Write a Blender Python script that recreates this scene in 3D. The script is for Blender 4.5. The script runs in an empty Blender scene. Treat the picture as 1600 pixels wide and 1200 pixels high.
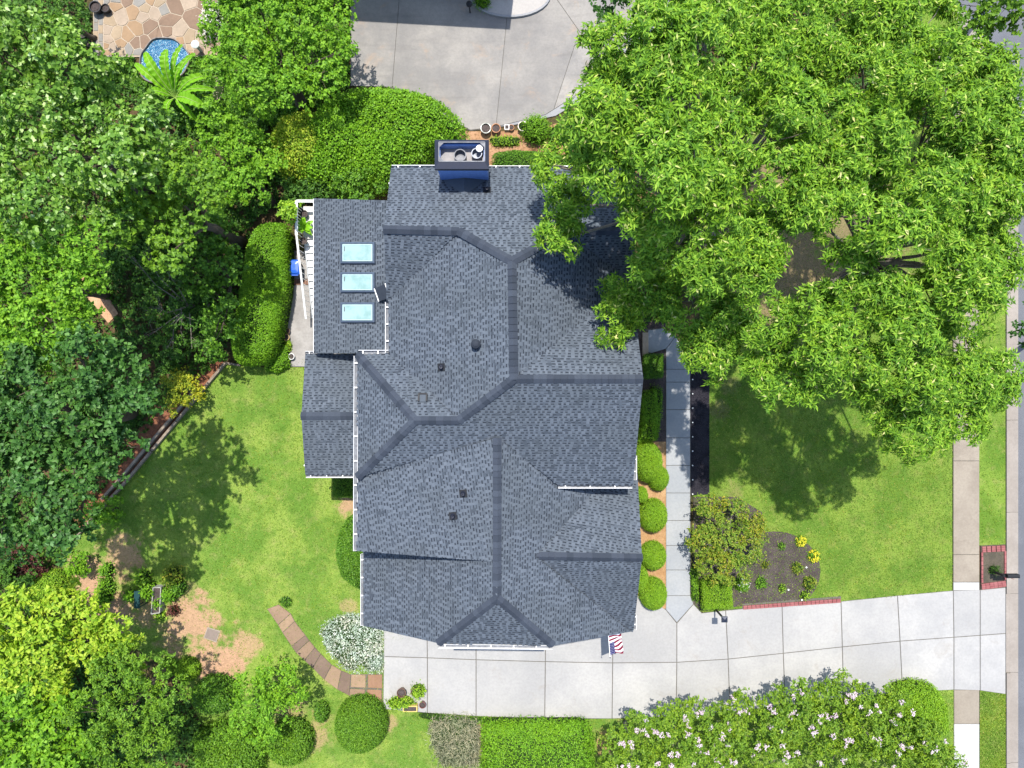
import bpy, math, random
import numpy as np
from mathutils import Vector
random.seed(7)
RNG = np.random.default_rng(11)
PI = math.pi
scene = bpy.context.scene
COL = scene.collection

# ------------------------------------------------------------------ camera, sky, sun, exposure
CAM_H = 36.0            # drone height above the ground, metres
FPX = 1116.0            # focal length in pixels of the 1600 px wide photograph
SUN_ELEV = 69.0
cam_d = bpy.data.cameras.new('drone_camera')
cam_d.sensor_width = 36.0
cam_d.lens = FPX / 1600.0 * 36.0
cam_d.clip_start = 0.5
cam_d.clip_end = 900
cam = bpy.data.objects.new('drone_camera', cam_d)
cam.location = (0, 0, CAM_H)
COL.objects.link(cam)
scene.camera = cam

world = bpy.data.worlds.new('World')
scene.world = world
world.use_nodes = True
wn = world.node_tree
for n in list(wn.nodes):
    wn.nodes.remove(n)
sky = wn.nodes.new('ShaderNodeTexSky')
sky.sky_type = 'NISHITA'
sky.sun_disc = False
sky.sun_elevation = math.radians(SUN_ELEV)
sky.sun_rotation = 0.0
bg = wn.nodes.new('ShaderNodeBackground')
bg.inputs['Strength'].default_value = 0.15
wo = wn.nodes.new('ShaderNodeOutputWorld')
wn.links.new(sky.outputs[0], bg.inputs['Color'])
wn.links.new(bg.outputs[0], wo.inputs['Surface'])

sun_d = bpy.data.lights.new('sun', 'SUN')
sun_d.energy = 3.6
sun_d.angle = math.radians(0.53)
sun_d.color = (1.0, 0.955, 0.88)
sun = bpy.data.objects.new('sun', sun_d)
sun.rotation_euler = (-math.radians(90 - SUN_ELEV), 0, 0)   # light comes from +Y (top of the picture)
sun.location = (0, 30, 60)
COL.objects.link(sun)

scene.view_settings.view_transform = 'Standard'
scene.view_settings.look = 'None'
scene.view_settings.exposure = 0.84
scene.view_settings.gamma = 1.0
scene.view_settings.use_curve_mapping = False
scene.render.engine = 'CYCLES'
scene.cycles.max_bounces = 8
scene.cycles.transparent_max_bounces = 8

# ------------------------------------------------------------------ helpers
def P(px, py, z=0.0):
    """photo pixel + height -> world point"""
    k = (CAM_H - z) / FPX
    return Vector(((px - 800.0) * k, (600.0 - py) * k, z))

def PP(pts, z=0.0):
    return [P(a, b, z) for a, b in pts]

def wloc(o):
    v = Vector((0, 0, 0))
    while o is not None:
        v += o.location
        o = o.parent
    return v

def tag(o, label=None, cat=None, group=None, kind=None):
    if label: o['label'] = label
    if cat: o['category'] = cat
    if group: o['group'] = group
    if kind: o['kind'] = kind
    return o

def thing(name, label, cat, loc=(0, 0, 0), group=None):
    o = bpy.data.objects.new(name, None)
    o.empty_display_size = 0.2
    o.location = loc
    COL.objects.link(o)
    return tag(o, label, cat, group)

def link_mesh(name, me, mats, parent=None):
    if not isinstance(mats, (list, tuple)):
        mats = [mats]
    for m in mats:
        me.materials.append(m)
    o = bpy.data.objects.new(name, me)
    COL.objects.link(o)
    if parent is not None:
        o.parent = parent
    return o

def mobj(name, verts, faces, mats, parent=None, origin=None, matidx=None, smooth=False):
    """verts are world coordinates; parts are stored relative to their thing; things around their own base"""
    if parent is not None:
        off = wloc(parent)
        loc = Vector((0, 0, 0))
    else:
        if origin is None:
            a = np.array([tuple(v) for v in verts])
            off = Vector((float(a[:, 0].mean()), float(a[:, 1].mean()), float(a[:, 2].min())))
        else:
            off = Vector(origin)
        loc = off
    me = bpy.data.meshes.new(name)
    me.from_pydata([tuple(Vector(v) - off) for v in verts], [], [list(f) for f in faces])
    if matidx is not None:
        me.polygons.foreach_set('material_index', np.array(matidx, dtype=np.int32))
    if smooth:
        me.polygons.foreach_set('use_smooth', np.ones(len(me.polygons), dtype=bool))
    me.update()
    o = link_mesh(name, me, mats, parent)
    o.location = loc
    return o

def tri_mesh(name, V, F, mats, parent, matidx=None, smooth=None):
    """fast numpy triangle mesh, V in world coordinates"""
    off = np.array(wloc(parent)) if parent is not None else np.zeros(3)
    V = (np.asarray(V, dtype=np.float64) - off).astype(np.float32)
    F = np.asarray(F, dtype=np.int32)
    me = bpy.data.meshes.new(name)
    me.vertices.add(len(V)); me.vertices.foreach_set('co', V.ravel())
    me.loops.add(len(F) * 3); me.loops.foreach_set('vertex_index', F.ravel())
    me.polygons.add(len(F)); me.polygons.foreach_set('loop_start', np.arange(len(F), dtype=np.int32) * 3)
    if matidx is not None:
        me.polygons.foreach_set('material_index', np.asarray(matidx, dtype=np.int32))
    if smooth is not None:
        me.polygons.foreach_set('use_smooth', np.asarray(smooth, dtype=bool))
    me.update(calc_edges=True)
    return link_mesh(name, me, mats, parent)

class MB:
    """collects boxes, tubes, prisms and sheets into one mesh"""
    def __init__(s): s.v = []; s.f = []; s.m = []
    def add(s, verts, faces, mi=0):
        n = len(s.v)
        s.v += [Vector(v) for v in verts]
        s.f += [[i + n for i in f] for f in faces]
        s.m += [mi] * len(faces)
    def box(s, lo, hi, mi=0):
        x0, y0, z0 = lo; x1, y1, z1 = hi
        s.add([(x0,y0,z0),(x1,y0,z0),(x1,y1,z0),(x0,y1,z0),(x0,y0,z1),(x1,y0,z1),(x1,y1,z1),(x0,y1,z1)],
              [(0,3,2,1),(4,5,6,7),(0,1,5,4),(1,2,6,5),(2,3,7,6),(3,0,4,7)], mi)
    def bar(s, a, b, w, h, mi=0, up=(0,0,1)):
        a = Vector(a); b = Vector(b); d = (b - a).normalized()
        u = Vector(up)
        r = d.cross(u)
        if r.length < 1e-4: r = d.cross(Vector((0,1,0)))
        r.normalize(); u2 = r.cross(d).normalized()
        vs = []
        for p in (a, b):
            for sx, sz in ((-1,-1),(1,-1),(1,1),(-1,1)):
                vs.append(p + r * sx * w / 2 + u2 * sz * h / 2)
        s.add(vs, [(0,3,2,1)[::-1],(4,5,6,7)[::-1],(0,1,5,4)[::-1],(1,2,6,5)[::-1],(2,3,7,6)[::-1],(3,0,4,7)[::-1]], mi)
    def tube(s, pts, rad, n=8, mi=0, caps=True):
        pts = [Vector(p) for p in pts]
        if not isinstance(rad, (list, tuple)): rad = [rad] * len(pts)
        vs = []; fs = []
        prev = None
        for i, p in enumerate(pts):
            d = (pts[min(i+1, len(pts)-1)] - pts[max(i-1, 0)]).normalized()
            if prev is None:
                r = d.cross(Vector((0.31, 0.87, 0.4)))
                if r.length < 1e-3: r = d.cross(Vector((1,0,0)))
            else:
                r = prev - d * prev.dot(d)
            r.normalize(); prev = r; q = d.cross(r)
            for k in range(n):
                a = 2 * PI * k / n
                vs.append(p + (r * math.cos(a) + q * math.sin(a)) * rad[i])
        for i in range(len(pts) - 1):
            for k in range(n):
                k2 = (k + 1) % n
                fs.append((i*n+k, i*n+k2, (i+1)*n+k2, (i+1)*n+k))
        if caps:
            fs.append(tuple(range(n))[::-1]); fs.append(tuple((len(pts)-1)*n + k for k in range(n)))
        s.add(vs, fs, mi)
    def lathe(s, c, prof, n=16, mi=0, cap_top=True, cap_bot=True):
        c = Vector(c); vs = []; fs = []
        for r, z in prof:
            for k in range(n):
                a = 2 * PI * k / n
                vs.append(c + Vector((r * math.cos(a), r * math.sin(a), z)))
        for i in range(len(prof) - 1):
            for k in range(n):
                k2 = (k+1) % n
                fs.append((i*n+k, i*n+k2, (i+1)*n+k2, (i+1)*n+k))
        if cap_bot: fs.append(tuple(range(n))[::-1])
        if cap_top: fs.append(tuple((len(prof)-1)*n + k for k in range(n)))
        s.add(vs, fs, mi)
    def prism(s, poly, z0, z1, mi=0):
        poly = ccw([(p[0], p[1]) for p in poly]); n = len(poly)
        vs = [(x, y, z0) for x, y in poly] + [(x, y, z1) for x, y in poly]
        fs = [tuple(range(n))[::-1], tuple(range(n, 2*n))]
        for i in range(n):
            j = (i+1) % n
            fs.append((i, j, n+j, n+i))
        s.add(vs, fs, mi)
    def build(s, name, mats, parent=None, origin=None, smooth=False):
        return mobj(name, s.v, s.f, mats, parent, origin, s.m, smooth)

def area2(p):
    return sum(p[i][0]*p[(i+1) % len(p)][1] - p[(i+1) % len(p)][0]*p[i][1] for i in range(len(p)))
def ccw(p):
    p = [(q[0], q[1]) for q in p]
    return p if area2(p) > 0 else p[::-1]
def inset(poly, g):
    poly = ccw(poly); n = len(poly); out = []
    L = []
    for i in range(n):
        a = poly[i]; b = poly[(i+1) % n]
        dx, dy = b[0]-a[0], b[1]-a[1]; l = math.hypot(dx, dy) or 1e-9
        nx, ny = -dy/l, dx/l
        L.append((a[0]+nx*g, a[1]+ny*g, dx/l, dy/l))
    for i in range(n):
        x1,y1,dx1,dy1 = L[i-1]; x2,y2,dx2,dy2 = L[i]
        den = dx1*dy2 - dy1*dx2
        if abs(den) < 1e-3: out.append((x2, y2)); continue
        t = ((x2-x1)*dy2 - (y2-y1)*dx2)/den
        out.append((x1+dx1*t, y1+dy1*t))
    return out
def in_poly(X, Y, poly):
    ins = np.zeros(X.shape, bool); n = len(poly)
    for i in range(n):
        x1, y1 = poly[i][0], poly[i][1]; x2, y2 = poly[(i+1) % n][0], poly[(i+1) % n][1]
        c = ((y1 > Y) != (y2 > Y))
        with np.errstate(divide='ignore', invalid='ignore'):
            xi = (x2-x1)*(Y-y1)/((y2-y1) if y2 != y1 else 1e-12)+x1
        ins ^= c & (X < xi)
    return ins
def unit(a):
    return a / np.maximum(np.linalg.norm(a, axis=-1, keepdims=True), 1e-9)

# ------------------------------------------------------------------ materials
MATS = {}
class NT:
    def __init__(s, name):
        s.m = bpy.data.materials.new(name); s.m.use_nodes = True
        s.t = s.m.node_tree
        for n in list(s.t.nodes): s.t.nodes.remove(n)
        s.out = s.new('ShaderNodeOutputMaterial')
    def new(s, typ, **kw):
        n = s.t.nodes.new(typ)
        for k, v in kw.items(): setattr(n, k, v)
        return n
    def lk(s, a, b): s.t.links.new(a, b)
    def val(s, sock, v):
        if isinstance(v, bpy.types.NodeSocket): s.lk(v, sock)
        elif isinstance(v, (tuple, list)) and len(v) == 3 and sock.type == 'RGBA': sock.default_value = (*v, 1)
        else: sock.default_value = v
    def pos(s):
        return s.new('ShaderNodeNewGeometry').outputs['Position']
    def noise(s, scale, detail=4, rough=0.6, vec=None, dist=0.0):
        n = s.new('ShaderNodeTexNoise')
        s.val(n.inputs['Vector'], vec if vec is not None else s.pos())
        n.inputs['Scale'].default_value = scale; n.inputs['Detail'].default_value = detail
        n.inputs['Roughness'].default_value = rough; n.inputs['Distortion'].default_value = dist
        return n.outputs['Fac']
    def ramp(s, fac, stops, interp='LINEAR'):
        n = s.new('ShaderNodeValToRGB'); n.color_ramp.interpolation = interp
        e = n.color_ramp.elements
        while len(e) < len(stops): e.new(0.5)
        for i, (p, c) in enumerate(stops):
            e[i].position = p
            e[i].color = (*c, 1) if isinstance(c, (tuple, list)) else (c, c, c, 1)
        s.lk(fac, n.inputs[0]); return n.outputs[0]
    def mix(s, fac, a, b, mode='MIX'):
        n = s.new('ShaderNodeMix', data_type='RGBA', blend_type=mode)
        s.val(n.inputs[0], fac); s.val(n.inputs[6], a); s.val(n.inputs[7], b)
        return n.outputs[2]
    def math(s, op, a, b=0.0, clamp=False):
        n = s.new('ShaderNodeMath', operation=op, use_clamp=clamp)
        s.val(n.inputs[0], a); s.val(n.inputs[1], b); return n.outputs[0]
    def maprange(s, v, a, b, c=0.0, d=1.0):
        n = s.new('ShaderNodeMapRange', interpolation_type='SMOOTHSTEP')
        s.val(n.inputs[0], v); n.inputs[1].default_value = a; n.inputs[2].default_value = b
        n.inputs[3].default_value = c; n.inputs[4].default_value = d; return n.outputs[0]
    def bump(s, h, strength=0.4, dist=0.02):
        n = s.new('ShaderNodeBump'); n.inputs['Strength'].default_value = strength
        n.inputs['Distance'].default_value = dist; s.lk(h, n.inputs['Height']); return n.outputs[0]
    def island(s): return s.new('ShaderNodeNewGeometry').outputs['Random Per Island']
    def objrand(s): return s.new('ShaderNodeObjectInfo').outputs['Random']
    def bsdf(s, col, rough=0.8, metal=0.0, spec=0.3, normal=None, coat=0.0):
        b = s.new('ShaderNodeBsdfPrincipled')
        s.val(b.inputs['Base Color'], col); s.val(b.inputs['Roughness'], rough)
        b.inputs['Metallic'].default_value = metal
        b.inputs['Specular IOR Level'].default_value = spec
        b.inputs['Coat Weight'].default_value = coat
        if normal is not None: s.lk(normal, b.inputs['Normal'])
        return b.outputs[0]
    def done(s, sh):
        s.lk(sh, s.out.inputs['Surface']); return s.m

def plain(name, col, rough=0.6, metal=0.0, spec=0.4, var=0.12, scale=6.0, bump=0.0):
    """painted / solid material with a little wear"""
    if name in MATS: return MATS[name]
    t = NT(name)
    n = t.noise(scale, 5)
    d = tuple(c * (1 - var) for c in col); l = tuple(min(1, c * (1 + var)) for c in col)
    c = t.ramp(n, [(0.3, d), (0.7, l)])
    r = t.ramp(n, [(0.3, min(1, rough + .08)), (0.7, max(.02, rough - .08))])
    nm = t.bump(t.noise(60, 3), bump, 0.01) if bump else None
    MATS[name] = t.done(t.bsdf(c, r, metal, spec, nm)); return MATS[name]

def leaf_mat(name, stops, trans=0.3, rough=0.45, clump=0.6, clump_amt=0.45, tint=(1.2, 1.05, 0.5), spec=0.22, gain=1.5):
    if name in MATS: return MATS[name]
    t = NT(name)
    stops = [(p, tuple(min(.8, x * gain) for x in c)) for p, c in stops]
    c = t.ramp(t.island(), stops)
    n = t.noise(clump, 3)
    f = t.maprange(n, 0.38, 0.66)
    c2 = t.mix(1.0, c, tint, 'MULTIPLY')
    c = t.mix(t.math('MULTIPLY', f, clump_amt), c, c2)
    p = t.bsdf(c, rough + .08, 0, spec)
    tr = t.new('ShaderNodeBsdfTranslucent')
    tc = t.mix(1.0, c, (1.25, 1.25, 0.5), 'MULTIPLY')
    t.lk(tc, tr.inputs['Color'])
    m = t.new('ShaderNodeMixShader'); m.inputs[0].default_value = trans
    t.lk(p, m.inputs[1]); t.lk(tr.outputs[0], m.inputs[2])
    MATS[name] = t.done(m.outputs[0]); return MATS[name]

def concrete(name, a, b, stain=(0.2, 0.16, 0.12), stain_amt=0.35, big=0.25, seed=0.0, streak=False):
    if name in MATS: return MATS[name]
    t = NT(name)
    n1 = t.noise(big, 6, 0.65); n2 = t.noise(9.0, 5, 0.7)
    c = t.mix(t.maprange(n1, 0.36, 0.64), a, b)
    r = t.objrand()
    c = t.mix(t.math('MULTIPLY', r, 0.45), c, tuple(x * 0.82 for x in a))
    c = t.mix(t.math('MULTIPLY', t.maprange(n2, 0.35, 0.7), 0.26), c, tuple(x * 0.6 for x in a))
    s = t.maprange(t.noise(0.8, 7, 0.7, dist=0.6), 0.55, 0.78)
    c = t.mix(t.math('MULTIPLY', s, stain_amt), c, stain)
    if streak:
        mp = t.new('ShaderNodeMapping'); t.lk(t.pos(), mp.inputs[0])
        mp.inputs['Rotation'].default_value = (0, 0, 0.6); mp.inputs['Scale'].default_value = (0.35, 2.6, 1)
        s2 = t.maprange(t.noise(1.0, 6, 0.7, vec=mp.outputs[0], dist=0.4), 0.5, 0.75)
        c = t.mix(t.math('MULTIPLY', s2, 0.5), c, (0.17, 0.16, 0.15))
    nm = t.bump(t.noise(40, 4, 0.7), 0.25, 0.01)
    MATS[name] = t.done(t.bsdf(c, 0.85, 0, 0.25, nm)); return MATS[name]

def soil_mat(name, cols, s1=0.6, s2=14.0, bump=0.8):
    if name in MATS: return MATS[name]
    t = NT(name)
    a, b, c = cols
    n1 = t.noise(s1, 5, 0.65); n2 = t.noise(s2, 6, 0.75)
    k = t.mix(t.maprange(n1, 0.35, 0.65), a, b)
    k = t.mix(t.maprange(n2, 0.45, 0.7), k, c)
    MATS[name] = t.done(t.bsdf(k, 0.95, 0, 0.15, t.bump(n2, bump, 0.05))); return MATS[name]

def lawn_mat(name, blobs, g1=(0.135, 0.25, 0.036), g2=(0.25, 0.35, 0.062), dry=(0.37, 0.33, 0.13), soil=(0.43, 0.265, 0.165), dry_amt=0.36, dark=(0.085, 0.19, 0.024)):
    t = NT(name)
    n1 = t.noise(0.45, 5, 0.6); n2 = t.noise(16, 5, 0.75); n3 = t.noise(1.7, 5, 0.65, dist=0.3)
    c = t.mix(t.maprange(n1, 0.40, 0.60), g1, g2)
    c = t.mix(t.math('MULTIPLY', t.maprange(n3, 0.48, 0.72), dry_amt), c, dry)
    c = t.mix(t.math('MULTIPLY', t.maprange(t.noise(2.3, 6, 0.75), 0.48, 0.66), 0.6), c, dark)
    c = t.mix(t.math('MULTIPLY', t.maprange(n2, 0.45, 0.7), 0.55), c, tuple(x * 0.5 for x in g1))
    if blobs:
        m = None
        w = t.noise(1.2, 6, 0.7)
        for (px, py, r, amt) in blobs:
            q = P(px, py)
            vm = t.new('ShaderNodeVectorMath', operation='DISTANCE')
            t.lk(t.pos(), vm.inputs[0]); vm.inputs[1].default_value = (q.x, q.y, 0.02)
            R = r / 31.0
            d = t.math('SUBTRACT', 1.0, t.math('DIVIDE', vm.outputs['Value'], R))
            d = t.math('ADD', d, t.math('MULTIPLY', t.math('SUBTRACT', w, 0.5), 3.2))
            d = t.math('MULTIPLY', t.maprange(d, 0.0, 0.6), amt)
            m = d if m is None else t.math('MAXIMUM', m, d)
        sc = t.mix(t.maprange(t.noise(7, 5, 0.7), 0.35, 0.65), soil, tuple(min(1, x * 1.25) for x in soil))
        sc = t.mix(t.math('MULTIPLY', t.maprange(t.noise(20, 4, 0.7), 0.5, 0.7), 0.5), sc, tuple(x * 0.55 for x in soil))
        c = t.mix(m, c, sc)
    nm = t.bump(n2, 1.0, 0.06)
    return t.done(t.bsdf(c, 0.95, 0, 0.1, nm))

M_BARK = soil_mat('bark_grey', ((0.2, 0.18, 0.15), (0.3, 0.27, 0.23), (0.13, 0.11, 0.09)), 2, 20)
M_BARKD = soil_mat('bark_brown', ((0.1, 0.08, 0.06), (0.15, 0.12, 0.09), (0.06, 0.05, 0.04)), 2, 20)
M_WHITE = plain('white_paint', (0.8, 0.8, 0.79), 0.45, var=0.05)
M_BLACK = plain('black_metal', (0.016, 0.017, 0.02), 0.55, 0.0, 0.3)
M_NAVY = plain('dark_flashing', (0.03, 0.035, 0.055), 0.45, 0.4, 0.5, 0.2)
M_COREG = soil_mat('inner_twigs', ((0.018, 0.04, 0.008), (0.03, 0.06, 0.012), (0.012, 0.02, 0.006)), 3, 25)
# ------------------------------------------------------------------ ground and lawns
M_GROUND = soil_mat('woodland_floor', ((0.055, 0.062, 0.022), (0.14, 0.085, 0.045), (0.035, 0.04, 0.016)), 0.5, 9.0, 1.0)
M_MULCH = soil_mat('bark_mulch', ((0.075, 0.06, 0.056), (0.11, 0.088, 0.082), (0.032, 0.026, 0.025)), 1.5, 16.0, 1.0)
M_BLACKMULCH = soil_mat('black_mulch', ((0.012, 0.011, 0.016), (0.03, 0.028, 0.036), (0.05, 0.046, 0.055)), 1.5, 18.0, 1.0)
M_STRAW = soil_mat('pine_straw', ((0.42, 0.24, 0.11), (0.52, 0.33, 0.17), (0.25, 0.13, 0.06)), 1.5, 24.0, 1.0)
M_JOINT = soil_mat('joint_dirt', ((0.13, 0.12, 0.10), (0.17, 0.155, 0.13), (0.09, 0.085, 0.07)), 3, 30)
M_DRIVE = concrete('driveway_concrete', (0.345, 0.338, 0.327), (0.425, 0.412, 0.388), (0.25, 0.215, 0.175), 0.5, 0.35)
M_WALK = concrete('walkway_concrete', (0.31, 0.325, 0.34), (0.375, 0.38, 0.38), (0.27, 0.25, 0.23), 0.25, 0.5)
M_SIDEW = concrete('old_sidewalk_concrete', (0.25, 0.21, 0.165), (0.33, 0.285, 0.225), (0.15, 0.12, 0.09), 0.6, 0.5)
M_SIDENEW = concrete('new_sidewalk_concrete', (0.44, 0.43, 0.41), (0.48, 0.475, 0.46), (0.34, 0.3, 0.25), 0.25, 0.5)
M_KERB = concrete('kerb_concrete', (0.27, 0.235, 0.20), (0.34, 0.30, 0.26), (0.16, 0.13, 0.11), 0.5, 0.4)
M_COURT = concrete('weathered_concrete', (0.235, 0.225, 0.215), (0.375, 0.35, 0.315), (0.40, 0.28, 0.185), 0.6, 0.3, streak=True)
M_COURTED = concrete('pale_border_concrete', (0.28, 0.285, 0.30), (0.34, 0.34, 0.345), (0.18, 0.16, 0.14), 0.4, 0.4)
M_PAD = concrete('stained_pad_concrete', (0.28, 0.265, 0.25), (0.42, 0.40, 0.38), (0.18, 0.13, 0.1), 0.6, 0.8)
M_ASPHALT = soil_mat('asphalt', ((0.13, 0.135, 0.15), (0.16, 0.165, 0.18), (0.10, 0.105, 0.115)), 0.4, 40.0, 0.4)

def sheet(name, pts, z0, z1, mat, kind='structure', label=None, parent=None):
    b = MB(); b.prism([P(x, y) for x, y in pts], z0, z1)
    o = b.build(name, mat, parent, origin=None if parent else (*[sum(v)/len(pts) for v in zip(*[P(x, y)[:2] for x, y in pts])], 0))
    if parent is None:
        tag(o, label, None, None, kind)
    return o

b = MB(); b.add([(-220,-220,0),(220,-220,0),(220,220,0),(-220,220,0)], [(0,1,2,3)])
tag(b.build('ground', M_GROUND, origin=(0,0,0)), 'brown woodland floor of leaf litter and pine straw', kind='structure')

BL_L = [(300, 975, 62, .95), (345, 1040, 55, 1), (385, 1010, 34, .8), (175, 960, 48, 1), (140, 905, 45, 1), (190, 870, 45, .85), (230, 955, 30, .8), (300, 925, 22, .3), (545, 790, 22, .9), (330, 1045, 40, 1),
        (492, 1150, 26, .6), (455, 1110, 36, .5), (610, 1130, 16, .6), (755, 1150, 30, .7), (500, 1120, 20, .5), (545, 945, 14, .5), (520, 1060, 18, .4)]
BL_R = [(1125, 640, 22, .45), (1145, 770, 22, .4), (1245, 420, 120, .9), (1330, 350, 120, .8), (1200, 300, 100, .9), (1140, 600, 20, .35), (1225, 560, 22, .3)]
BL_B = [(945, 1165, 20, .9), (945, 1150, 16, .7), (975, 1110, 22, .7)]
M_LAWNL = lawn_mat('back_lawn_turf', BL_L)
M_LAWNR = lawn_mat('front_lawn_turf', BL_R, g1=(0.115, 0.21, 0.028), g2=(0.20, 0.295, 0.046), soil=(0.22, 0.155, 0.09), dry=(0.29, 0.245, 0.09))
M_LAWNV = lawn_mat('verge_turf', [], g1=(0.125, 0.225, 0.028), g2=(0.195, 0.30, 0.044), dry_amt=0.4)
M_LAWNB = lawn_mat('strip_turf', BL_B, soil=(0.4, 0.24, 0.12))

LAWN_L = [(352, 569), (446, 577), (475, 560), (640, 560), (640, 1000), (600, 1000), (599, 1107), (660, 1113), (745, 1118), (850, 1122), (930, 1123), (935, 1200), (930, 1260), (390, 1260), (340, 1180), (300, 1100), (285, 1060), (170, 985), (105, 930), (96, 865), (112, 846), (198, 750)]
LAWN_R = [(1108, 200), (1108, 772), (1083, 774), (1083, 952), (1100, 956), (1160, 950), (1312, 939), (1400, 931), (1487, 922), (1487, 330), (1480, 230), (1460, 200)]
VERGE_1 = [(1529, 330), (1529, 852), (1570, 850), (1570, 330), (1566, 200), (1545, 110), (1505, 50), (1455, -5), (1425, 25), (1474, 78), (1508, 128), (1525, 208)]
VERGE_2 = [(1530, 1078), (1570, 1083), (1570, 1260), (1530, 1260)]
STRIP_B = [(930, 1123), (1057, 1117), (1140, 1111), (1290, 1092), (1410, 1081), (1489, 1077), (1489, 1260), (930, 1260), (935, 1200)]
sheet('lawn', LAWN_L, -.02, .05, M_LAWNL, label='wide back lawn with bare earth patches left of the house')
sheet('lawn', LAWN_R, -.02, .05, M_LAWNR, label='front lawn under the big trees between mulch strip and sidewalk')
sheet('grass_verge', VERGE_1, -.02, .05, M_LAWNV, label='narrow grass verge between sidewalk and kerb above the mailbox planter')
sheet('grass_verge', VERGE_2, -.02, .05, M_LAWNV, label='grass verge between sidewalk and kerb below the driveway')
sheet('lawn', STRIP_B, -.02, .045, M_LAWNB, label='rough grass strip under the flowering hedge below the driveway')

# planting beds
sheet('mulch_bed', [(1078, 545), (1108, 545), (1108, 772), (1079, 773)], -.02, .062, M_BLACKMULCH, label='long bed of black mulch beside the front walkway')
circ = [(1210 + 71 * math.cos(a), 892 + 62 * math.sin(a)) for a in np.linspace(0, 2 * PI, 40)[:-1]]
circ = [(x, min(y, 946 - (x - 1160) * 0.075)) for x, y in circ]
sheet('mulch_bed', circ, -.02, .066, M_MULCH, label='round brown mulch bed with yellow flowers beside the driveway')
sheet('mulch_bed', [(1083, 776), (1150, 776), (1190, 800), (1200, 860), (1170, 945), (1100, 954), (1083, 950)], -.02, .058, M_MULCH, label='brown mulch bed under the bronze leaved shrub')
sheet('straw_bed', [(940, 690), (1040, 690), (1040, 950), (985, 962), (940, 962)], -.02, .056, M_STRAW, label='orange pine straw bed under the clipped ball shrubs')
sheet('mulch_bed', [(940, 500), (1040, 500), (1040, 690), (940, 690)], -.02, .054, M_MULCH, label='mulch bed with low shrubs against the front wall')
sheet('earth_bed', [(700, 205), (780, 206), (850, 200), (905, 180), (1000, 160), (1000, 330), (620, 330), (620, 215)], -.02, .03,
      soil_mat('red_earth', ((0.34, 0.18, 0.09), (0.44, 0.26, 0.15), (0.2, 0.11, 0.05)), .8, 10), label='bare red earth path behind the chimney')
sheet('wood_chip_path', [(348, 562), (352, 569), (198, 750), (112, 846), (70, 860), (180, 720), (240, 640), (330, 560)], -.02, .04,
      soil_mat('red_chips', ((0.22, 0.09, 0.05), (0.30, 0.13, 0.07), (0.11, 0.05, 0.03)), 1.2, 16), label='red brown wood chip path behind the timber edging')
sheet('earth_bed', [(120, 425), (150, 430), (185, 490), (170, 505), (140, 470)], -.02, .04,
      soil_mat('clay_bank', ((0.5, 0.3, 0.17), (0.58, 0.37, 0.22), (0.3, 0.16, 0.09)), 1.2, 10), label='small sunlit patch of orange clay between the trees')

# ------------------------------------------------------------------ paving: every slab is its own piece
def paving(name, label, base_pts, slabs, zt, mat, gap=.022, zb=None, jitter=0.0, cuts=None, slabname='slab'):
    zb = zt - .03 if zb is None else zb
    base = sheet(name, base_pts, -.02, zb, M_JOINT, label=label)
    for i, pts in enumerate(slabs):
        m = mat
        if isinstance(pts, tuple) and len(pts) == 2 and isinstance(pts[1], bpy.types.Material):
            pts, m = pts
        bb = MB(); dz = random.uniform(-jitter, jitter)
        w = inset([tuple(P(x, y)[:2]) for x, y in pts], gap)
        n = len(w); w2 = inset(w, .012)
        vs = [(x, y, zb - .01) for x, y in w] + [(x, y, zt + dz - .012) for x, y in w] + [(x, y, zt + dz) for x, y in w2]
        fs = [tuple(range(2*n, 3*n))]
        for k in range(n):
            j = (k + 1) % n
            fs += [(k, j, n+j, n+k), (n+k, n+j, 2*n+j, 2*n+k)]
        bb.add(vs, fs)
        bb.build(slabname, m, base)
    return base

# driveway columns: x top, y top, x mid, y mid, x bottom, y bottom
DC = [(600, 930, 600, 1025, 599, 1107), (667, 930, 668, 1027, 668, 1113), (744, 930, 744, 1030, 744, 1118), (852, 930, 852, 1033, 851, 1122),
      (957, 930, 957, 1035, 956, 1122), (1057, 973, 1057, 1034, 1056, 1118), (1133, 953, 1137, 1029, 1140, 1111), (1221, 945, 1223, 1020, 1226, 1101),
      (1313, 939, 1315, 1010, 1317, 1090), (1401, 930, 1405, 1001, 1409, 1081), (1488, 922, 1489, 995, 1489, 1077), (1530, 921, 1530, 992, 1530, 1078), (1570, 917, 1570, 989, 1570, 1084)]
slabs = []
for i in range(len(DC) - 1):
    a, c = DC[i], DC[i+1]
    if i == 4:      # beside the walkway: the joint forks
        slabs.append([(957, 930), (1008, 930), (1040, 952), (1057, 973), (1057, 1034), (957, 1035)])
    elif i == 5:
        slabs.append([(1057, 973), (1083, 943), (1096, 957), (1133, 953), (1137, 1029), (1057, 1034)])
    else:
        slabs.append([(a[0], a[1]), (c[0], c[1]), (c[2], c[3]), (a[2], a[3])])
    slabs.append([(a[2], a[3]), (c[2], c[3]), (c[4], c[5]), (a[4], a[5])])
base = [(c[0], c[1]) for c in DC[:5]] + [(1040, 940), (1083, 938), (1096, 957)] + [(c[0], c[1]) for c in DC[6:]] + [(c[4], c[5]) for c in DC[::-1]]
paving('driveway', 'pale concrete driveway of big jointed slabs from garage to street', base, slabs, .085, M_DRIVE, .017)

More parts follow.
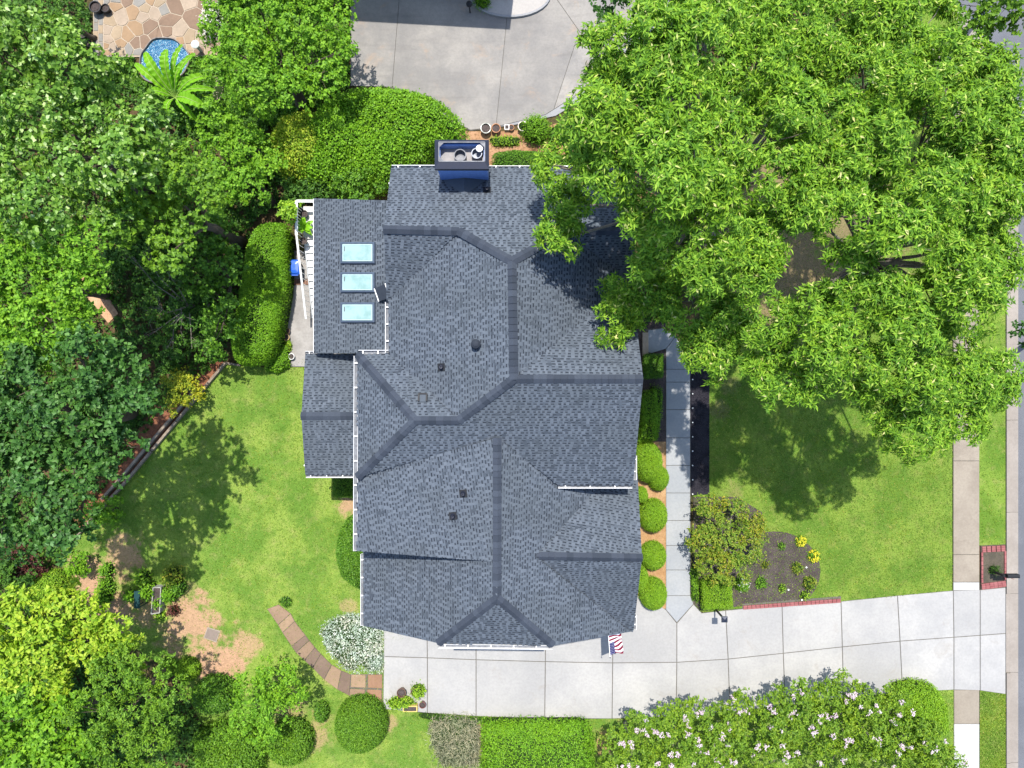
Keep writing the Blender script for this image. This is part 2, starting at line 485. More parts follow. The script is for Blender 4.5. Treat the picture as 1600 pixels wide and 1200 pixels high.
ys = [577, 597, 640, 684, 727, 770, 813, 852, 890, 930]
slabs = [[(1040, ys[i]), (1078, ys[i]), (1078, ys[i+1]), (1040, ys[i+1])] for i in range(len(ys) - 1)]
slabs.append([(1040, 930), (1078, 930), (1083, 943), (1057, 972), (1040, 952)])
slabs.append([(1012, 516), (1034, 513), (1056, 525), (1040, 545), (1018, 552), (1008, 550)])
slabs.append([(1056, 525), (1066, 545), (1072, 577), (1040, 577), (1040, 545)])
paving('front_walkway', 'straight pale blue grey concrete walkway in front of the house',
       [(1008, 514), (1034, 513), (1056, 525), (1068, 545), (1078, 577), (1079, 930), (1082, 941), (1058, 968), (1040, 948), (1040, 545), (1008, 552)], slabs, .088, M_WALK, .011)
b = MB(); q0 = P(1003, 556); q1 = P(1012, 520); b.box((q0.x, q0.y, -.02), (q1.x, q1.y, .2))
tag(b.build('door_step', concrete('tan_step', (0.42, 0.33, 0.24), (0.5, 0.4, 0.3))), 'small tan step at the curved end of the front walkway', kind='structure')

# public sidewalk, curving away to the upper left
def curve_pts(pts, n=8):
    out = []
    p = [Vector((a, b, 0)) for a, b in pts]
    for i in range(len(p) - 1):
        a = p[max(i-1, 0)]; b_ = p[i]; c = p[i+1]; d = p[min(i+2, len(p)-1)]
        for k in range(n):
            t = k / n
            out.append(0.5 * ((2*b_) + (c-a)*t + (2*a-5*b_+4*c-d)*t*t + (-a+3*b_-3*c+d)*t**3))
    out.append(p[-1])
    return [(v.x, v.y) for v in out]
def offset_line(pts, o):
    out = []
    for i, (x, y) in enumerate(pts):
        a = pts[max(i-1, 0)]; c = pts[min(i+1, len(pts)-1)]
        dx, dy = c[0]-a[0], c[1]-a[1]; l = math.hypot(dx, dy)
        out.append((x - dy/l*o, y + dx/l*o))
    return out
KERB = [(1570, 1300), (1570, 1050), (1570, 800), (1570, 520), (1570, 330), (1566, 200), (1545, 110), (1505, 50), (1455, -5), (1390, -60), (1320, -110)]
kl = curve_pts(KERB, 4)
SW_IN = offset_line(kl, -83); SW_OUT = offset_line(kl, -42)
slabs = []; i0 = None
sw_y = [1300, 1200, 1130, 1077]
slabs.append(([(1489, 1130), (1529, 1130), (1529, 1077), (1489, 1077)], M_SIDEW))
slabs.append(([(1489, 1200), (1529, 1200), (1529, 1130), (1489, 1130)], M_SIDENEW))
slabs.append(([(1489, 1300), (1529, 1300), (1529, 1200), (1489, 1200)], M_SIDENEW))
paving('sidewalk', 'short public sidewalk piece below the driveway', [(1489, 1300), (1529, 1300), (1529, 1077), (1489, 1077)], slabs, .086, M_SIDEW, .012)
slabs = [([(1488, 922), (1529, 922), (1529, 909), (1488, 909)], M_SIDENEW)]
yy = 909
for y2 in (866, 720, 574, 428, 330):
    slabs.append([(1488, yy), (1529, yy), (1529, y2), (1488, y2)]); yy = y2
idx = [i for i, (x, y) in enumerate(kl) if y < 331]
ii = [4 * 4] + [i for i in idx if i > 16]
sel = ii[::3]
for a, c in zip(sel[:-1], sel[1:]):
    slabs.append([SW_IN[a], SW_OUT[a], SW_OUT[c], SW_IN[c]])
base = [(1488, 922), (1529, 922), (1529, 331)] + [SW_OUT[i] for i in ii] + [SW_IN[i] for i in ii[::-1]] + [(1488, 331)]
paving('sidewalk', 'tan public sidewalk running under the trees to the street corner', base, slabs, .086, M_SIDEW, .012)

# kerb with gutter pan, road
kseg = [i for i in range(0, len(kl), 2)]
kroot = sheet('kerb', offset_line(kl, 0)[::1] + offset_line(kl, 19)[::-1], -.02, .03, M_JOINT, label='concrete kerb and gutter along the street edge')
for a, c in zip(kseg[:-1], kseg[1:]):
    K0 = offset_line(kl, 0.3); K1 = offset_line(kl, 6); K2 = offset_line(kl, 7.2); K3 = offset_line(kl, 20)
    apron = 910 < (kl[a][1] + kl[c][1]) / 2 < 1090
    h = .075 if apron else .13
    rows = [(K0, .0), (K0, h), (K1, h), (K2, .05), (K3, .045), (K3, 0)]
    vs = []; fs = []
    ids = list(range(a, c + 1))
    for L, z in rows:
        for j, i in enumerate(ids):
            q = P(*L[i]); 
            sh = 0.008 if j == 0 else (-0.008 if j == len(ids)-1 else 0)
            d = (P(*L[min(i+1, len(kl)-1)]) - P(*L[max(i-1, 0)])).normalized()
            vs.append((q.x + d.x*sh, q.y + d.y*sh, z))
    n = len(ids)
    for r in range(len(rows) - 1):
        for j in range(n - 1):
            fs.append((r*n+j, r*n+j+1, (r+1)*n+j+1, (r+1)*n+j))
    mobj('kerb_section', vs, fs, M_KERB, kroot)
road = offset_line(kl, 19.5)
sheet('road', road + [(1300, -700), (3200, -700), (3200, 1300)], -.02, .04, M_ASPHALT, label='grey asphalt street at the right edge')

# neighbours' concrete court at the top
court = [(548, -80), (548, 135), (600, 135), (735, 205), (800, 197), (850, 186), (890, 168), (930, 140), (985, 85), (1030, 45), (1075, 10), (1120, -80)]
cs = [[(548, -80), (628, -80), (624, 0), (613, 137), (548, 135)],
      [(628, -80), (800, -80), (795, 0), (775, 199), (735, 204), (613, 137), (624, 0)],
      [(800, -80), (860, -80), (870, 0), (905, 50), (865, 172), (852, 180), (775, 199), (795, 0)],
      [(860, -80), (1050, -80), (1020, 20), (945, 105), (905, 50), (870, 0)],
      [(905, 50), (945, 105), (912, 142), (865, 172)]]
edge = [([(775, 199), (852, 180), (865, 172), (912, 142), (922, 150), (868, 182), (800, 197)], M_COURTED),
        ([(912, 142), (945, 105), (1020, 20), (1050, -80), (1070, -80), (1038, 30), (960, 112), (922, 150)], M_COURTED)]
paving('concrete_court', 'weathered stained concrete parking court at the top', court, cs + edge, .07, M_COURT, .008)
b = MB()
arc = [(735 + 62 * (1 - math.cos(a)), -6 + 34 * math.sin(a)) for a in np.linspace(0, PI, 16)]
w = [P(x, y) for x, y in arc]
for i in range(len(w) - 1):
    b.bar(w[i] + Vector((0, 0, .13)), w[i+1] + Vector((0, 0, .13)), .1, .14)
root = thing('round_planter', 'curved concrete planter kerb at the top of the parking court', 'planter', P(797, -6))
b.build('planter_kerb', M_COURTED, root)
b = MB(); b.prism([P(x, y) for x, y in arc], .06, .12); b.build('planter_soil', concrete('planter_fill', (0.4, 0.38, 0.36), (0.48, 0.45, 0.42)), root)

# concrete pad by the back steps
paving('back_pad', 'small stained concrete pad beside the back steps', [(448, 392), (560, 392), (560, 574), (446, 574)],
       [([(449, 446), (556, 446), (556, 573), (446, 573)], M_PAD), ([(450, 392), (556, 392), (556, 436), (450, 436)], M_PAD)], .08, M_PAD, .004)
pad_b = thing('brick_band', 'short band of brown bricks across the back concrete pad', 'brick edging', P(463, 441))
BRICKM = concrete('brown_brick', (0.24, 0.13, 0.09), (0.33, 0.2, 0.14))
for i in range(13):
    q = P(451 + i * 3.4, 441)
    b = MB(); b.box((q.x - .05, q.y - .13, .05), (q.x + .045, q.y + .13, .086)); b.build('brick', BRICKM, pad_b)

# flagstone patio, cells of a Voronoi diagram
def voronoi(box, n, seed, relax=2):
    r = random.Random(seed)
    x0, y0, x1, y1 = box
    S = [(r.uniform(x0, x1), r.uniform(y0, y1)) for _ in range(n)]
    for it in range(relax + 1):
        cells = []
        for i, s in enumerate(S):
            poly = [(x0, y0), (x1, y0), (x1, y1), (x0, y1)]
            for j, t in enumerate(S):
                if i == j: continue
                mx, my = (s[0]+t[0])/2, (s[1]+t[1])/2; nx, ny = t[0]-s[0], t[1]-s[1]
                out = []
                for k in range(len(poly)):
                    a = poly[k]; c = poly[(k+1) % len(poly)]
                    da = (a[0]-mx)*nx+(a[1]-my)*ny; dc = (c[0]-mx)*nx+(c[1]-my)*ny
                    if da <= 0: out.append(a)
                    if da * dc < 0:
                        u = da/(da-dc); out.append((a[0]+(c[0]-a[0])*u, a[1]+(c[1]-a[1])*u))
                poly = out
                if len(poly) < 3: break
            cells.append(poly)
        if it < relax:
            S = [((sum(p[0] for p in c)/len(c))*.6 + s[0]*.4, (sum(p[1] for p in c)/len(c))*.6 + s[1]*.4) if len(c) > 2 else s for c, s in zip(cells, S)]
    return [c for c in cells if len(c) > 2]
STONES = [concrete('flagstone_' + n, a, tuple(x * 1.2 for x in a), (0.3, 0.2, 0.12), .35, 1.2) for n, a in
          (('tan', (0.33, 0.25, 0.165)), ('orange', (0.31, 0.205, 0.12)), ('grey', (0.235, 0.22, 0.195)), ('brown', (0.215, 0.145, 0.1)), ('pink', (0.34, 0.265, 0.195)))]
M_MORTAR = soil_mat('pale_mortar', ((0.44, 0.36, 0.27), (0.5, 0.42, 0.33), (0.36, 0.28, 0.2)), 3, 30)
pat = sheet('flagstone_patio', [(147, -30), (345, -30), (345, 90), (147, 90)], -.02, .075, M_MORTAR, label='irregular tan and grey flagstone patio in the top left corner')
for i, c in enumerate(voronoi((163, -30, 345, 88), 72, 5)):
    w = [tuple(P(x, y)[:2]) for x, y in c]
    w = inset(w, .025)
    if area2(w) < .02: continue
    bb = MB(); bb.prism(w, .04, .095 + random.uniform(-.006, .012)); bb.build('flagstone', random.choice(STONES), pat)
for i in range(9):
    for j in range(2):
        y0 = -28 + i * 13 + j * 4; x0 = 148 + j * 7.5
        w = inset([tuple(P(x, y)[:2]) for x, y in ((x0, y0), (x0 + 7, y0), (x0 + 7, y0 + 12.5), (x0, y0 + 12.5))], .01)
        bb = MB(); bb.prism(w, .04, .097); bb.build('paver', STONES[2 if (i + j) % 3 else 0], pat)

# curved stone path and square pavers beside the driveway
Lf = [(418, 951), (435, 976), (442, 988), (456, 1009), (463, 1019), (476, 1031), (489, 1043), (507, 1061), (528, 1077), (546, 1086)]
Rt = [(436, 944), (455, 958), (461, 970), (478, 992), (484, 1000), (493, 1011), (502, 1021), (519, 1038), (534, 1047), (549, 1053)]
PATHM = [concrete('path_stone_' + n, a, tuple(x * 1.2 for x in a), (0.28, 0.2, 0.14), .35, 1.0) for n, a in
         (('tan', (0.245, 0.165, 0.11)), ('grey', (0.165, 0.115, 0.085)), ('sand', (0.30, 0.205, 0.13)), ('rust', (0.27, 0.155, 0.095)))]
sl = []
order = [0, 2, 0, 1, 0, 1, 1, 2, 1]
for i in range(len(Lf) - 1):
    sl.append(([Lf[i], Rt[i], Rt[i+1], Lf[i+1]], PATHM[order[i]]))
for q, m in (([(549, 1053), (572, 1053), (572, 1074), (548, 1073)], 2), ([(575, 1053), (598, 1053), (598, 1075), (575, 1074)], 3),
             ([(547, 1075), (571, 1076), (571, 1099), (546, 1092)], 0), ([(574, 1076), (597, 1077), (597, 1101), (574, 1100)], 3)):
    sl.append((q, PATHM[m]))
paving('stone_path', 'curved path of brown stone slabs from lawn to driveway', Lf + [(546, 1094), (573, 1101), (598, 1102), (598, 1052)] + Rt[::-1], sl, .085, PATHM[0], .012, jitter=.006)
# ------------------------------------------------------------------ the house
def shingle_mat(name, stops, clump_amt=.3):
    t = NT(name)
    c = t.ramp(t.island(), stops)
    n = t.noise(0.5, 4)
    c = t.mix(t.math('MULTIPLY', t.maprange(n, .42, .62), clump_amt), c, (0.072, 0.083, 0.088))
    c = t.mix(t.math('MULTIPLY', t.maprange(t.noise(45, 3, .7), .45, .7), .35), c, (0.05, 0.062, 0.082))
    return t.done(t.bsdf(c, .9, 0, .2, t.bump(t.noise(120, 2), .3, .005)))
M_SH_L = shingle_mat('shingle_tab_blue_grey', [(0.0, (0.048, 0.059, 0.075)), (.18, (0.08, 0.097, 0.12)), (.35, (0.1, 0.119, 0.145)), (1, (0.122, 0.143, 0.172))])
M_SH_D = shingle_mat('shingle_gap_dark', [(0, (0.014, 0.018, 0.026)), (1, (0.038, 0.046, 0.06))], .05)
M_DECK = shingle_mat('shingle_underlay', [(0, (0.088, 0.105, 0.128)), (1, (0.095, 0.113, 0.138))], .2)
t = NT('ridge_cap_shingle'); c = t.ramp(t.objrand(), [(0, (0.037, 0.046, 0.062)), (.5, (0.048, 0.058, 0.078)), (1, (0.062, 0.075, 0.098))]); c = t.mix(t.math('MULTIPLY', t.maprange(t.noise(30, 4, .7), .4, .7), .4), c, (0.028, 0.034, 0.046))
M_RIDGE = t.done(t.bsdf(c, .9, 0, .2, t.bump(t.noise(100, 2), .3, .005)))
M_SIDING = plain('cream_siding', (0.62, 0.58, 0.5), .7, var=.06)
M_GLASS = plain('dark_window_glass', (0.03, 0.04, 0.05), .08, 0, .6)
M_STEEL = plain('galvanised_metal', (0.15, 0.155, 0.17), .6, .2, .4)

M_TROUGH = plain('dirty_trough', (0.16, 0.17, 0.19), .7, var=.4)
HOUSE = thing('house', 'large house with blue grey shingled hip and gable roofs and white gutters', 'house', (-1, -1, 0))

VX = dict(A=(800, 408, 10.1), B=(803, 592, 10.1), C=(717, 361, 9.3), D=(600, 358, 9.25), E=(611, 262, 7.75), F=(985, 262, 7.75),
          K=(996, 360, 9.25), L=(883, 361, 9.3), V1=(607, 470, 7.8), G=(604, 470, 7.8), H=(608, 553, 7.8), J=(717, 657, 9.25), M=(986, 437, 7.8),
          Q=(1005, 592, 10.05), R=(989, 758, 7.75), S=(872, 758, 7.75), T=(777, 684, 8.9), U=(559, 745, 7.85), N2=(648, 657, 9.25), W=(559, 554, 7.8),
          X1=(558, 861, 7.5), X2=(777, 878, 8.92), Y=(835, 869, 7.9), AA=(1003, 872, 7.7), BB=(990, 985, 5.5),
          c1=(685, 1005, 7.5), c2=(863, 1008, 7.6), g0=(777, 935, 8.9))
ROOFS = {
 'main_roof': [
   ('N', ['E', 'F', 'K', 'L', 'A', 'C', 'D']), ('W', ['A', 'C', 'V1', 'H', 'J', 'B']), ('E', ['A', 'B', 'M', 'L']), ('NWs', ['D', 'C', 'V1', 'G']),
   ('NEs', ['L', 'K', 'M']), ('EgN', ['B', 'Q', 'M']), ('S', ['B', 'Q', 'R', 'S', 'T', 'U', 'N2', 'J']), ('Wh', ['N2', 'U', 'W']), ('SWn', ['N2', 'J', 'H', 'W'])],
 'garage_roof': [
   ('GWu', ['T', 'U', 'X1', 'X2']), ('GWl', [(773, 850, 8.85), (568, 848, 5.5), (568, 978, 5.5), 'c1', 'g0']), ('clip', ['g0', 'c1', 'c2']),
   ('GE', ['T', 'S', (940, 740, 6.45), (938, 757, 6.45), 'Y', (985, 987, 5.55), 'c2', 'g0']), ('XS', ['Y', 'AA', 'BB', (985, 987, 5.55)]),
   ('XN', ['Y', 'AA', (996, 740, 6.05), (938, 740, 6.45), (938, 757, 6.45)])],
 'sunroom_roof': [('SR', [(491, 310, 5.0), (632, 314, 6.2), (632, 552, 6.2), (491, 552, 5.0)])],
 'porch_roof': [('PN', [(477, 553, 4.55), (596, 553, 4.55), (596, 650, 5.25), (471, 650, 5.25)]), ('PS', [(471, 650, 5.25), (596, 650, 5.25), (596, 742, 4.55), (477, 742, 4.55)])]}

def ray_plane(px, py, n, d):
    dr = Vector(((px - 800) / FPX, (600 - py) / FPX, -1.0)); o = Vector((0, 0, CAM_H))
    t = (d - n.dot(o)) / n.dot(dr)
    return o + dr * t
PLANES = {}; ROOFOBJ = {}; TABV = {}; 
def fit_plane(pts):
    a = np.array([tuple(p) for p in pts]); c = a.mean(0)
    A = np.c_[a[:, 0] - c[0], a[:, 1] - c[1]]
    s, *_ = np.linalg.lstsq(A, a[:, 2] - c[2], rcond=None)
    n = Vector((-s[0], -s[1], 1)).normalized()
    return n, n.dot(Vector(c))
rngS = random.Random(3)
for rname, faces in ROOFS.items():
    deck = MB(); tabs = MB()
    for fname, keys in faces:
        raw = [VX[k] if isinstance(k, str) else k for k in keys]
        n, d = fit_plane([P(*q) for q in raw])
        pts = [ray_plane(q[0], q[1], n, d) for q in raw]
        PLANES[fname] = (n, d)
        m = len(pts)
        # outward order so the top faces up
        if area2(pts) < 0: pts = pts[::-1]
        lowp = [p - Vector((0, 0, .16)) for p in pts]
        deck.add(pts + lowp, [tuple(range(m)), tuple(range(m, 2*m))[::-1]] + [(i, m+i, m+(i+1) % m, (i+1) % m) for i in range(m)])
        # shingle courses
        up = Vector((0, 0, 1)); v = (up - n * up.dot(n)).normalized(); u = v.cross(n).normalized()
        o = pts[0]
        uv = [((p - o).dot(u), (p - o).dot(v)) for p in pts]
        v0 = min(q[1] for q in uv); v1 = max(q[1] for q in uv)
        EXP = .116
        k = 0; vv = v0
        while vv < v1 - .02:
            top = min(vv + EXP, v1); mid = (vv + top) / 2
            xs = []
            for i in range(m):
                a = uv[i]; c = uv[(i+1) % m]
                if (a[1] > mid) != (c[1] > mid):
                    xs.append(a[0] + (c[0]-a[0]) * (mid-a[1]) / (c[1]-a[1]))
            xs.sort()
            for x0, x1 in zip(xs[::2], xs[1::2]):
                x = x0 + .0
                first = rngS.random() < .5
                while x < x1 - .02:
                    if first:
                        w = rngS.uniform(.06, .15)
                        e = min(x + w, x1)
                        def q(uu, vv_, h): return o + u*uu + v*vv_ + n*h
                        tabs.add([q(x, vv - .008, .016), q(e, vv - .008, .016), q(e, top + .004, .006), q(x, top + .004, .006), q(x, vv - .008, 0), q(e, vv - .008, 0)],
                                 [(0, 1, 2, 3), (4, 5, 1, 0), (4, 0, 3), (5, 2, 1)], 0)
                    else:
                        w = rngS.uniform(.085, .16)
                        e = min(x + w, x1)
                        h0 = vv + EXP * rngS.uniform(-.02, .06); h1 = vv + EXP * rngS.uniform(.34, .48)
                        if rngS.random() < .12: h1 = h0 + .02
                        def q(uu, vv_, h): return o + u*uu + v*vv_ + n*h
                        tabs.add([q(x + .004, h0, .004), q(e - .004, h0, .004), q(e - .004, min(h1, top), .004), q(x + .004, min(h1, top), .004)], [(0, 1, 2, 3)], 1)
                    x = e; first = not first
            vv += EXP; k += 1
    ro = deck.build(rname, M_DECK, HOUSE); ROOFOBJ[rname] = ro
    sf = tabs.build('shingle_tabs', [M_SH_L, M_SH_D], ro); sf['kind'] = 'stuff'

# ridge and hip caps, one piece each
def vp(k, f=None):
    q = VX[k] if isinstance(k, str) else k
    return P(*q)
def caps(a, b, f1, f2, roof, mat=None):
    n1, d1 = PLANES[f1]; n2, d2 = PLANES[f2]
    def lift(q):   # both planes, take the higher one
        q = VX[q] if isinstance(q, str) else q
        p1 = ray_plane(q[0], q[1], n1, d1); p2 = ray_plane(q[0], q[1], n2, d2)
        return p1 if p1.z > p2.z else p2
    A = lift(a); B = lift(b)
    if A.z > B.z: A, B = B, A           # lay from the low end upward
    d = (B - A); Ln = d.length; d.normalize()
    def wing(n, other):
        w = n.cross(d).normalized()
        if w.z > 0 or (abs(w.z) < .02 and w.dot(other) < 0): w = -w
        return w
    w1 = wing(n1, n1); w2 = wing(n2, n2)
    if w1.dot(w2) > .9: w2 = -w1
    up = (n1 + n2).normalized()
    step = .24; cnt = max(1, int(Ln / step)); step = Ln / cnt
    W_ = .17; t = .022
    vs = []; 
    for s, h in ((-.03, .066), (step, .026)):
        c = d * s
        vs += [c + w1*W_ + n1*h*.6 , c + up*(h + .012), c + w2*W_ + n2*h*.6, c + w1*W_ - n1*.0, c + w2*W_ - n2*.0, c]
    fs = [(0, 1, 7, 6), (1, 2, 8, 7), (0, 3, 5, 1), (1, 5, 4, 2), (0, 6, 9, 3), (2, 4, 10, 8), (6, 7, 11, 9), (7, 8, 10, 11)]
    me = bpy.data.meshes.new('ridge_cap'); me.from_pydata([tuple(x) for x in vs], [], fs); me.materials.append(M_RIDGE)
    off = wloc(roof)
    for i in range(cnt):
        o = bpy.data.objects.new('ridge_cap', me); COL.objects.link(o); o.parent = roof
        o.location = A + d * (i * step) - off
MR = ROOFOBJ['main_roof']; GR = ROOFOBJ['garage_roof']; PR = ROOFOBJ['porch_roof']
for a, b_, f1, f2, r in (('A', 'B', 'W', 'E', MR), ('A', 'C', 'N', 'W', MR), ('A', 'L', 'N', 'E', MR), ('C', 'D', 'N', 'NWs', MR), ('L', 'K', 'N', 'NEs', MR),
                         ('B', 'Q', 'EgN', 'S', MR), ('B', 'J', 'W', 'S', MR), ('J', 'N2', 'SWn', 'S', MR), ('N2', 'W', 'Wh', 'SWn', MR), ('N2', 'U', 'Wh', 'S', MR),
                         ('T', 'g0', 'GWu', 'GE', GR), ('g0', 'c1', 'GWl', 'clip', GR), ('g0', 'c2', 'GE', 'clip', GR), ('Y', 'AA', 'XN', 'XS', GR),
                         ((471, 650, 5.25), (560, 650, 5.25), 'PN', 'PS', PR)):
    caps(a, b_, f1, f2, r)

# walls (kept inside the eaves), with gables, windows and doors
def wx(px, z): return (px - 800) * (CAM_H - z) / FPX
def wy(py, z): return (600 - py) * (CAM_H - z) / FPX
WALL = MB()
WALL.box((-4.45, -3.4, 0), (4.35, 8.15, 7.55))
WALL.box((-5.7, -3.3, 0), (-4.45, .75, 7.55))
WALL.prism([(-5.9, -10.0), (4.75, -10.15), (4.75, -3.4), (-5.9, -3.4)], 0, 5.2)
WALL.box((-5.6, -6.6, 5.2), (-1.0, -3.4, 7.2))
def gable(x, ya, yb, zb, yp, zp, t=.12):
    WALL.add([(x-t, ya, zb), (x-t, yb, zb), (x-t, yp, zp), (x, ya, zb), (x, yb, zb), (x, yp, zp)], [(0, 2, 1), (3, 4, 5), (0, 1, 4, 3), (1, 2, 5, 4), (2, 0, 3, 5)])
gable(4.35, -3.4, 3.6, 7.55, .15, 9.65); gable(-4.33, 3.5, 8.15, 7.55, 5.75, 8.8); gable(4.35, 4.2, 8.15, 7.55, 5.75, 8.8)
gable(4.75, -10.1, -3.8, 5.2, -6.9, 7.2)
WALL.add([(-5.9, -10.0, 5.2), (4.75, -10.15, 5.2), (1.4, -10.1, 7.1), (-2.7, -10.05, 7.1), (-5.9, -9.88, 5.2), (4.75, -10.03, 5.2), (1.4, -9.98, 7.1), (-2.7, -9.93, 7.1)],
         [(0, 1, 2, 3), (7, 6, 5, 4), (0, 4, 5, 1), (1, 5, 6, 2), (2, 6, 7, 3), (3, 7, 4, 0)])
WALL.box((-8.3, 1.45, 0), (-4.45, 7.85, 4.85))
WALL.box((-8.75, -3.7, 0), (-5.7, 1.0, 4.45))
WALL.build('wall', M_SIDING, HOUSE)
def window(c, w, h, axis, out):
    """axis 'x': wall faces +-x, axis 'y': wall faces +-y"""
    f = MB(); g = MB(); x, y, z = c; e = .05 * out
    def bx(mb, u0, u1, z0, z1, d0, d1):
        lo, hi = sorted((d0, d1))
        if axis == 'x': mb.box((x+lo, y+u0, z+z0), (x+hi, y+u1, z+z1))
        else: mb.box((x+u0, y+lo, z+z0), (x+u1, y+hi, z+z1))
    for (u0, u1, z0, z1) in ((-w/2-.08, -w/2, -h/2, h/2), (w/2, w/2+.08, -h/2, h/2), (-w/2-.08, w/2+.08, h/2, h/2+.09), (-w/2-.12, w/2+.12, -h/2-.09, -h/2), (-.02, .02, -h/2, h/2), (-w/2, w/2, -.02, .02)):
        bx(f, u0, u1, z0, z1, -.02*out, .06*out)
    bx(g, -w/2, w/2, -h/2, h/2, -.02*out, .015*out)
    o = f.build('window', M_WHITE, HOUSE); g.build('pane', M_GLASS, o)
for y in (-2.2, 0.2, 2.6, 5.6): window((4.35, y, 6.3), 1.0, 1.4, 'x', 1)
for y in (-2.2, 0.2, 5.6): window((4.35, y, 2.4), 1.0, 1.6, 'x', 1)
for y in (-8.6, -6.9, -5.2): window((4.75, y, 2.4), .9, 1.5, 'x', 1)
for x in (-3, 2, 3.4): window((x, 8.15, 6.2), 1.0, 1.4, 'y', 1)
for y in (-2.6, -.3): window((-8.75, y, 2.6), 1.2, 1.5, 'x', -1)
for y in (2.4, 3.6): window((-8.3, y, 2.6), 1.0, 1.7, 'x', -1)
for x in (-4.2, -2.2): window((x, -10.06, 5.6), .9, 1.0, 'y', -1)
for x in (-3.9, .9):
    d = MB(); d.box((x - 1.3, -10.22, .05), (x + 1.3, -10.1, 2.4)); gd = d.build('garage_door', M_WHITE, HOUSE)
    for k in range(4):
        q = MB(); q.box((x - 1.24, -10.25, .12 + k * .57), (x + 1.24, -10.215, .62 + k * .57)); q.build('door_panel', M_WHITE, gd)
d = MB(); d.box((4.34, 3.2, .2), (4.42, 4.25, 2.4)); fd = d.build('front_door', plain('dark_red_door', (.16, .03, .03), .4), HOUSE)
d = MB(); d.lathe((4.46, 3.35, 1.2), [(.0, -.03), (.035, 0), (.0, .03)], 8, cap_top=False, cap_bot=False); d.build('door_handle', M_STEEL, fd)

# gutters: open white troughs with brackets
def gutter(a, b_, side, z):
    """a, b pixel ends at height z; side = outward unit (x, y)"""
    A = P(*a, z); B = P(*b_, z); d = (B - A).normalized(); o = Vector((*side, 0))
    W_ = .125; g = MB()
    prof = [(0, .0), (0, -.11), (W_, -.11), (W_ + .012, .012), (W_ + .03, .012), (W_ + .03, -.004), (W_ + .024, -.13), (-.012, -.13), (-.012, 0)]
    vs = []; n = len(prof)
    for p in (A, B):
        for x, h in prof: vs.append(p + o * x + Vector((0, 0, h)))
    fs = [(i, (i+1) % n, n + (i+1) % n, n + i) for i in range(n)]
    g.add(vs, fs[:1] + fs[2:]); g.add(vs, fs[1:2], 1); g.m[0] = 1
    for p in (A, B):
        g.add([p + Vector((0,0,-.12)), p + o*W_ + Vector((0,0,-.12)), p + o*(W_+.02), p], [(0, 1, 2, 3)])
    go = g.build('gutter', [M_WHITE, M_TROUGH], HOUSE)
    L_ = (B - A).length; k = max(2, int(L_ / 1.0) + 1)
    for i in range(k):
        p = A + d * (L_ * (i + .3) / k)
        s = MB(); s.bar(p + Vector((0, 0, .006)), p + o * (W_ + .02) + Vector((0, 0, .006)), .05, .014); s.build('bracket', M_WHITE, go)
gutter((612, 264), (680, 264), (0, 1), 7.72); gutter((764, 265), (985, 265), (0, 1), 7.72)
gutter((608, 472), (608, 551), (-1, 0), 7.74); gutter((560, 553), (607, 553), (0, 1), 7.76); gutter((559, 556), (558, 861), (-1, 0), 7.62)
gutter((569, 866), (569, 978), (-1, 0), 5.44); gutter((477, 554), (521, 554), (0, 1), 4.5); gutter((478, 741), (553, 741), (0, -1), 4.5)
gutter((872, 757), (988, 757), (0, -1), 7.7); gutter((989, 712), (989, 750), (1, 0), 7.55)
gutter((685, 1007), (863, 1009), (0, -1), 7.46); gutter((989, 960), (989, 984), (1, 0), 5.44); 
b = MB(); b.bar(P(490.4, 311, 4.97), P(490.4, 551, 4.97), .022, .1); b.build('drip_edge', M_WHITE, HOUSE)
# rake boards and downspouts
def spout(px, py, z):
    # px, py: wall foot in world metres; a short elbow joins the gutter above
    b = MB(); x, y = px, py
    gx = x + (.38 if x > 0 else -.38)
    b.tube([(gx, y, z), (gx, y, z - .12), (x, y, z - .45), (x, y, .3), (x + (.12 if x > 0 else -.12), y, .12)], .04, 8); b.build('downspout', M_WHITE, HOUSE)
for q in ((-4.5, 8.0, 7.55), (-5.95, -9.7, 5.3), (4.8, -9.9, 5.3), (-8.8, -3.6, 4.4), (-5.75, -3.1, 7.4)): spout(*q)

